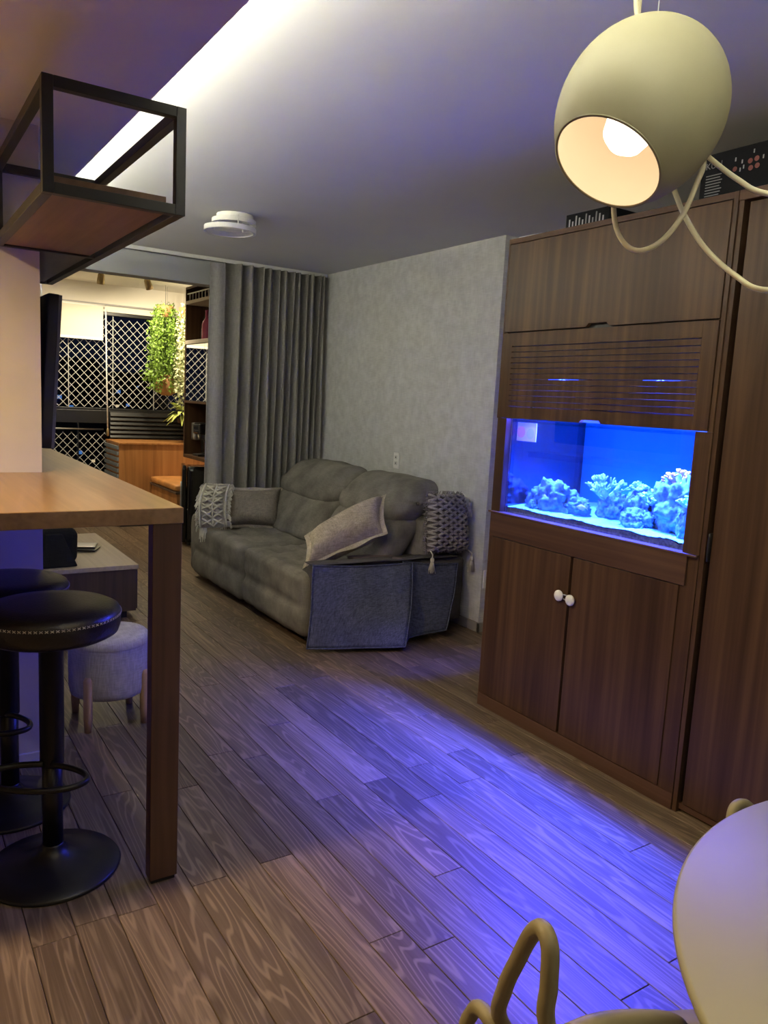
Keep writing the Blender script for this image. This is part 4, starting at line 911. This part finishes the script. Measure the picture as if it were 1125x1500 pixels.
# ------------------------------------------------------------------ tall cupboard beside it
tc = thing('tall_cabinet', (2.8, 0.95, 0), 'tall walnut cupboard at the right edge beside the aquarium', 'cabinet')
def t_(nm, *a, mat='walnut'): return build(nm, bx(*a), mat, tc, bevel=0.0015)
t_('carcass', 2.415, 3.20, 0.35, 1.592, 0.05, 2.13, mat='louver_black')
t_('side_panel', 2.372, 3.20, 1.580, 1.598, 0, 2.158)
t_('top_panel', 2.368, 3.20, 0.35, 1.598, 2.125, 2.158, mat='walnut_rail')
t_('plinth', 2.405, 2.415, 0.35, 1.580, 0, 0.05, mat='louver_black')
t_('bottom_rail', 2.385, 2.415, 0.35, 1.580, 0.012, 0.035, mat='walnut_rail')
t_('door', 2.378, 2.398, 0.965, 1.562, 0.04, 2.118); t_('door', 2.378, 2.398, 0.36, 0.96, 0.04, 2.118)
build('pull', MB().rbox(2.366, 2.40, 1.5625, 1.572, 0.93, 1.03, 0.004, 4), 'louver_black', tc, smooth=True)
# ------------------------------------------------------------------ boxes on top
def text(body, size, loc, par, mat):
    c = bpy.data.curves.new('lettering', 'FONT'); c.body = body; c.size = size; c.extrude = 0.0004
    o = bpy.data.objects.new('lettering', c); COL.objects.link(o)
    dg = bpy.context.evaluated_depsgraph_get(); me = bpy.data.meshes.new_from_object(o.evaluated_get(dg)); COL.objects.unlink(o); bpy.data.objects.remove(o)
    q = bpy.data.objects.new('lettering', me); COL.objects.link(q); q.parent = par
    # letters read towards -Y on a face looking to -X
    q.matrix_local = Matrix.Translation(Vector(loc) - wloc(par)) @ Matrix(((0, 0, -1, 0), (-1, 0, 0, 0), (0, 1, 0, 0), (0, 0, 0, 1)))
    me.materials.clear(); me.materials.append(M[mat]); return q
kb = thing('appliance_box', (2.6, 1.55, 2.158), 'black printed appliance box with red dots on the tall cupboard', 'box')
build('carton', bx(2.45, 2.80, 1.25, 1.812, 2.1585, 2.325), 'carton', kb, bevel=0.002)
text('KUN', 0.030, (2.4492, 1.795, 2.276), kb, 'print_white')
for i in range(8): build('printed_line', bx(2.4488, 2.45, 1.735 - 0.004 * (i % 3), 1.79, 2.185 + i * 0.0095, 2.188 + i * 0.0095), 'print_white', kb)
for dy, dz, r in ((1.605, 0.255, 0.0085), (1.628, 0.252, 0.0085), (1.601, 0.232, 0.0085), (1.624, 0.229, 0.0085), (1.682, 0.237, 0.008)):
    build('printed_dot', MB().lathe([(0, 0.001), (r, 0.0008), (r, 0)], (2.45, dy, 2.02 + dz), (-1, 0, 0), 16, cap=False), 'print_red', kb)
for i, (dy, dz) in enumerate(((1.655, 0.25), (1.648, 0.232), (1.66, 0.225), (1.58, 0.25), (1.615, 0.275), (1.68, 0.262))): build('printed_line', bx(2.4488, 2.45, dy, dy + 0.004, 2.02 + dz, 2.032 + dz), 'grey_plastic', kb)
sbx = thing('small_carton', (2.55, 2.27, 2.157), 'small dark carton with pale print on the aquarium cupboard', 'box')
sbx.rotation_euler.z = 0.0
build('carton', bx(2.43, 2.60, 2.20, 2.43, 2.1575, 2.226), 'carton', sbx, bevel=0.002)
for i in range(11): build('printed_mark', bx(2.4290, 2.43, 2.225 + i * 0.018, 2.232 + i * 0.018, 2.175, 2.195 + 0.01 * (i % 3)), 'print_white' if i in (2, 3, 5) else 'grey_plastic', sbx)
tag(build('cable', MB().tube(bez([(2.385, 2.66, 2.161), (2.40, 2.60, 2.165), (2.40, 2.52, 2.162), (2.44, 2.45, 2.162)], 20), 0.004, 6), 'white_plastic', smooth=True), 'thin pale cable lying on the aquarium cupboard', 'cable')

# ------------------------------------------------------------------ pendant lamp
PC = Vector((1.0525, 0.9036, 1.908)); PAX = Vector((-0.5819, 0.0083, -0.8132)).normalized()
def pendant(c, ax, label, energy=E_PEND, color=C_WARM, cone=2.3):
    t = thing('pendant_lamp', c, label, 'pendant lamp', 'globe pendants over the dining table')
    R_ = 0.132; prof = []
    op = 0.116; back = -0.142
    for i in range(26):
        f = i / 25; h = op + (back - op) * f
        if h > 0: r = R_ * math.sqrt(max(0, 1 - (h / 0.160) ** 2))
        else: r = R_ * math.sqrt(max(0, 1 - (h / back) ** 2))
        prof.append((max(r, 0.0005), h))
    build('shade', MB().lathe(prof, c, ax, 64, cap=False), 'shade_paint', t, smooth=True)
    build('shade_lining', MB().lathe([(max(0.0005, r - 0.0035), h - (0.0 if i == 0 else 0.0) + (0.004 if i > 20 else 0)) for i, (r, h) in enumerate(prof)], c, ax, 64, cap=False), 'shade_inner', t, smooth=True)
    build('rim', MB().lathe([(prof[0][0], op), (prof[0][0] + 0.0008, op + 0.002), (prof[0][0] - 0.0035, op + 0.002), (prof[0][0] - 0.0035, op)], c, ax, 64, cap=False), 'shade_paint', t, smooth=True)
    bc_ = Vector(c) + Vector(ax) * 0.042
    build('bulb', MB().lathe([(0.0, -0.042), (0.018, -0.038), (0.034, -0.02), (0.040, 0.0), (0.035, 0.021), (0.021, 0.035), (0.0, 0.041)], bc_, ax, 32, cap=False), 'bulb', t, smooth=True)
    build('socket', MB().lathe([(0.02, -0.125), (0.022, -0.036)], bc_, ax, 20), 'white_plastic', t, smooth=True)
    lamp('pendant_light', 'SPOT', Vector(c) + Vector(ax) * 0.118, energy, color, t, aim=ax, spot_size=cone, spot_blend=0.8, shadow_soft_size=0.05)
    return t
pt_ = pendant(PC, PAX, 'cream globe pendant lamp with lit bulb hanging over the table')
build('cord', MB().tube(bez([(1.052, 0.926, 2.03), (1.056, 0.932, 2.09), (1.062, 0.928, 2.25), (1.06, 0.93, 2.43)], 20), 0.0042, 8), 'cord_cream', pt_, smooth=True)
build('cord', MB().tube(bez([(1.060, 0.918, 2.03), (1.050, 0.932, 2.075), (1.045, 0.945, 2.25), (1.04, 0.95, 2.43)], 20), 0.0042, 8), 'cord_cream', pt_, smooth=True)
build('steel_wire', MB().tube([(1.078, 0.912, 2.03), (1.084, 0.915, 2.10), (1.10, 0.92, 2.43)], 0.0010, 6), 'steel', pt_)
build('cord', MB().tube(bez([(1.1052, 0.9864, 1.812), (1.0979, 0.985, 1.7837), (1.0925, 0.969, 1.7399), (1.0942, 0.9443, 1.708), (1.1032, 0.9185, 1.698), (1.1246, 0.8952, 1.7149), (1.1465, 0.8759, 1.7566), (1.1676, 0.8711, 1.809), (1.1886, 0.8769, 1.8528), (1.175, 0.90, 1.885)], 90), 0.0045, 8), 'cord_cream', pt_, smooth=True)
build('cord', MB().tube(bez([(1.17, 0.975, 1.90), (1.2116, 0.9729, 1.8667), (1.2035, 0.9479, 1.8307), (1.182, 0.9038, 1.7728), (1.1737, 0.8496, 1.7071), (1.1687, 0.783, 1.6527), (1.1657, 0.7193, 1.622), (1.18, 0.60, 1.63), (1.20, 0.45, 1.75), (1.22, 0.35, 2.05), (1.23, 0.30, 2.43)], 90), 0.0045, 8), 'cord_cream', pt_, smooth=True)
build('cord', MB().tube(bez([(1.165, 0.885, 1.88), (1.184, 0.869, 1.858), (1.198, 0.816, 1.812), (1.21, 0.766, 1.782), (1.25, 0.66, 1.765), (1.32, 0.50, 1.80), (1.40, 0.38, 1.90)], 60), 0.0045, 8), 'cord_cream', pt_, smooth=True)

# ------------------------------------------------------------------ dining table and chairs
dt = thing('dining_table', (1.25, 0.10, 0), 'round cream dining table at the lower right', 'table')
build('tabletop', MB().lathe([(0.0, 0.722), (0.56, 0.722), (0.592, 0.728), (0.600, 0.738), (0.599, 0.746), (0.594, 0.750), (0.0, 0.7505)], (1.25, 0.10, 0), n=128, cap=False), 'table_lacquer', dt, smooth=True, bevel=0)
build('pedestal', MB().lathe([(0.28, 0), (0.28, 0.012), (0.10, 0.03), (0.05, 0.08), (0.04, 0.35), (0.06, 0.66), (0.14, 0.722)], (1.25, 0.10, 0), n=40), 'table_lacquer', dt, smooth=True)
def chair(cx, cy, face, label):
    """moulded chair whose open back is made of three interlaced loops; local +x is the facing direction, origin under the top of the back"""
    t = thing('dining_chair', (cx, cy, 0), label, 'chair', 'moulded loop back dining chairs'); t.rotation_euler.z = math.atan2(face[1], face[0])
    def b(n, mb, **k): return build(n, mb, 'chair_plastic', t, smooth=True, local=True, **k)
    r = 0.0105
    b('seat', MB().grid(lambda u, v: (0.10 + 0.42 * u, (v - 0.5) * (0.40 + 0.06 * math.sin(u * PI)), 0.455 - 0.02 * math.sin(u * PI) * math.sin(v * PI) - (0.02 * max(0, u - 0.8) * 5)), 16, 16)).modifiers.new('t', 'SOLIDIFY').thickness = 0.02
    b('back_loop', MB().tube(bez([(0.12, 0.15, 0.46), (0.02, 0.112, 0.60), (0.0, 0.074, 0.685), (0.0, 0.044, 0.752), (0.0, 0.018, 0.803), (0.0, -0.006, 0.828), (0.0, -0.026, 0.818), (0.0, -0.031, 0.775), (0.004, -0.030, 0.72), (0.05, -0.04, 0.60), (0.14, -0.09, 0.46)], 80), [r] * 0 or r, 12))
    b('side_loop', MB().tube(bez([(0.16, 0.07, 0.46), (0.04, 0.075, 0.55), (0.01, 0.100, 0.595), (0.0, 0.132, 0.605), (0.0, 0.162, 0.578), (0.01, 0.185, 0.52), (0.14, 0.21, 0.46)], 60), r, 12))
    b('side_loop', MB().tube(bez([(0.16, -0.13, 0.46), (0.085, -0.16, 0.55), (0.05, -0.19, 0.62), (0.045, -0.22, 0.64), (0.05, -0.245, 0.62), (0.08, -0.255, 0.54), (0.15, -0.23, 0.46)], 60), r, 12))
    b('arm_band', MB().tube(bez([(0.026, -0.042, 0.715), (0.07, -0.032, 0.712), (0.13, -0.020, 0.695), (0.20, 0.0, 0.66), (0.235, 0.02, 0.61), (0.25, 0.06, 0.53), (0.25, 0.10, 0.455)], 60), 0.014, 12))
    for (x, y, dx, dy) in ((0.12, 0.17, -0.06, 0.06), (0.12, -0.17, -0.06, -0.06), (0.48, 0.16, 0.05, 0.06), (0.48, -0.16, 0.05, -0.06)):
        b('leg', MB().tube([(x, y, 0.45), (x + dx, y + dy, 0.0)], [0.018, 0.012], 12))
    return t
chair(0.622, 0.571, (0.954, -0.301), 'cream moulded loop back chair in the foreground left of the table')
chair(1.68, 0.80, (-0.30, -0.95), 'cream moulded chair behind the table at the right edge')

# ------------------------------------------------------------------ kitchen downlights (they light the bar side)
for x, y, fe, lab in ((-0.50, 2.10, 1.0, 'round ceiling downlight over the kitchen side of the bar'), (-0.9, 0.3, 0.07, 'round ceiling downlight over the kitchen floor')):
    t = thing('ceiling_downlight', (x, y, 2.28), lab, 'downlight', 'kitchen downlights')
    build('trim_ring', ring(MB(), (x, y, 2.272), 0.075, 0.015, 0.008), 'white_plastic', t)
    build('diffuser', MB().lathe([(0.06, 0), (0.06, 0.004)], (x, y, 2.275), n=28), 'lamp_disc', t)
    lamp('downlight', 'SPOT', (x, y, 2.268), E_KITCH * fe, C_KITCH, t, aim=(0, 0, -1), spot_size=2.85, spot_blend=0.8, shadow_soft_size=0.06)
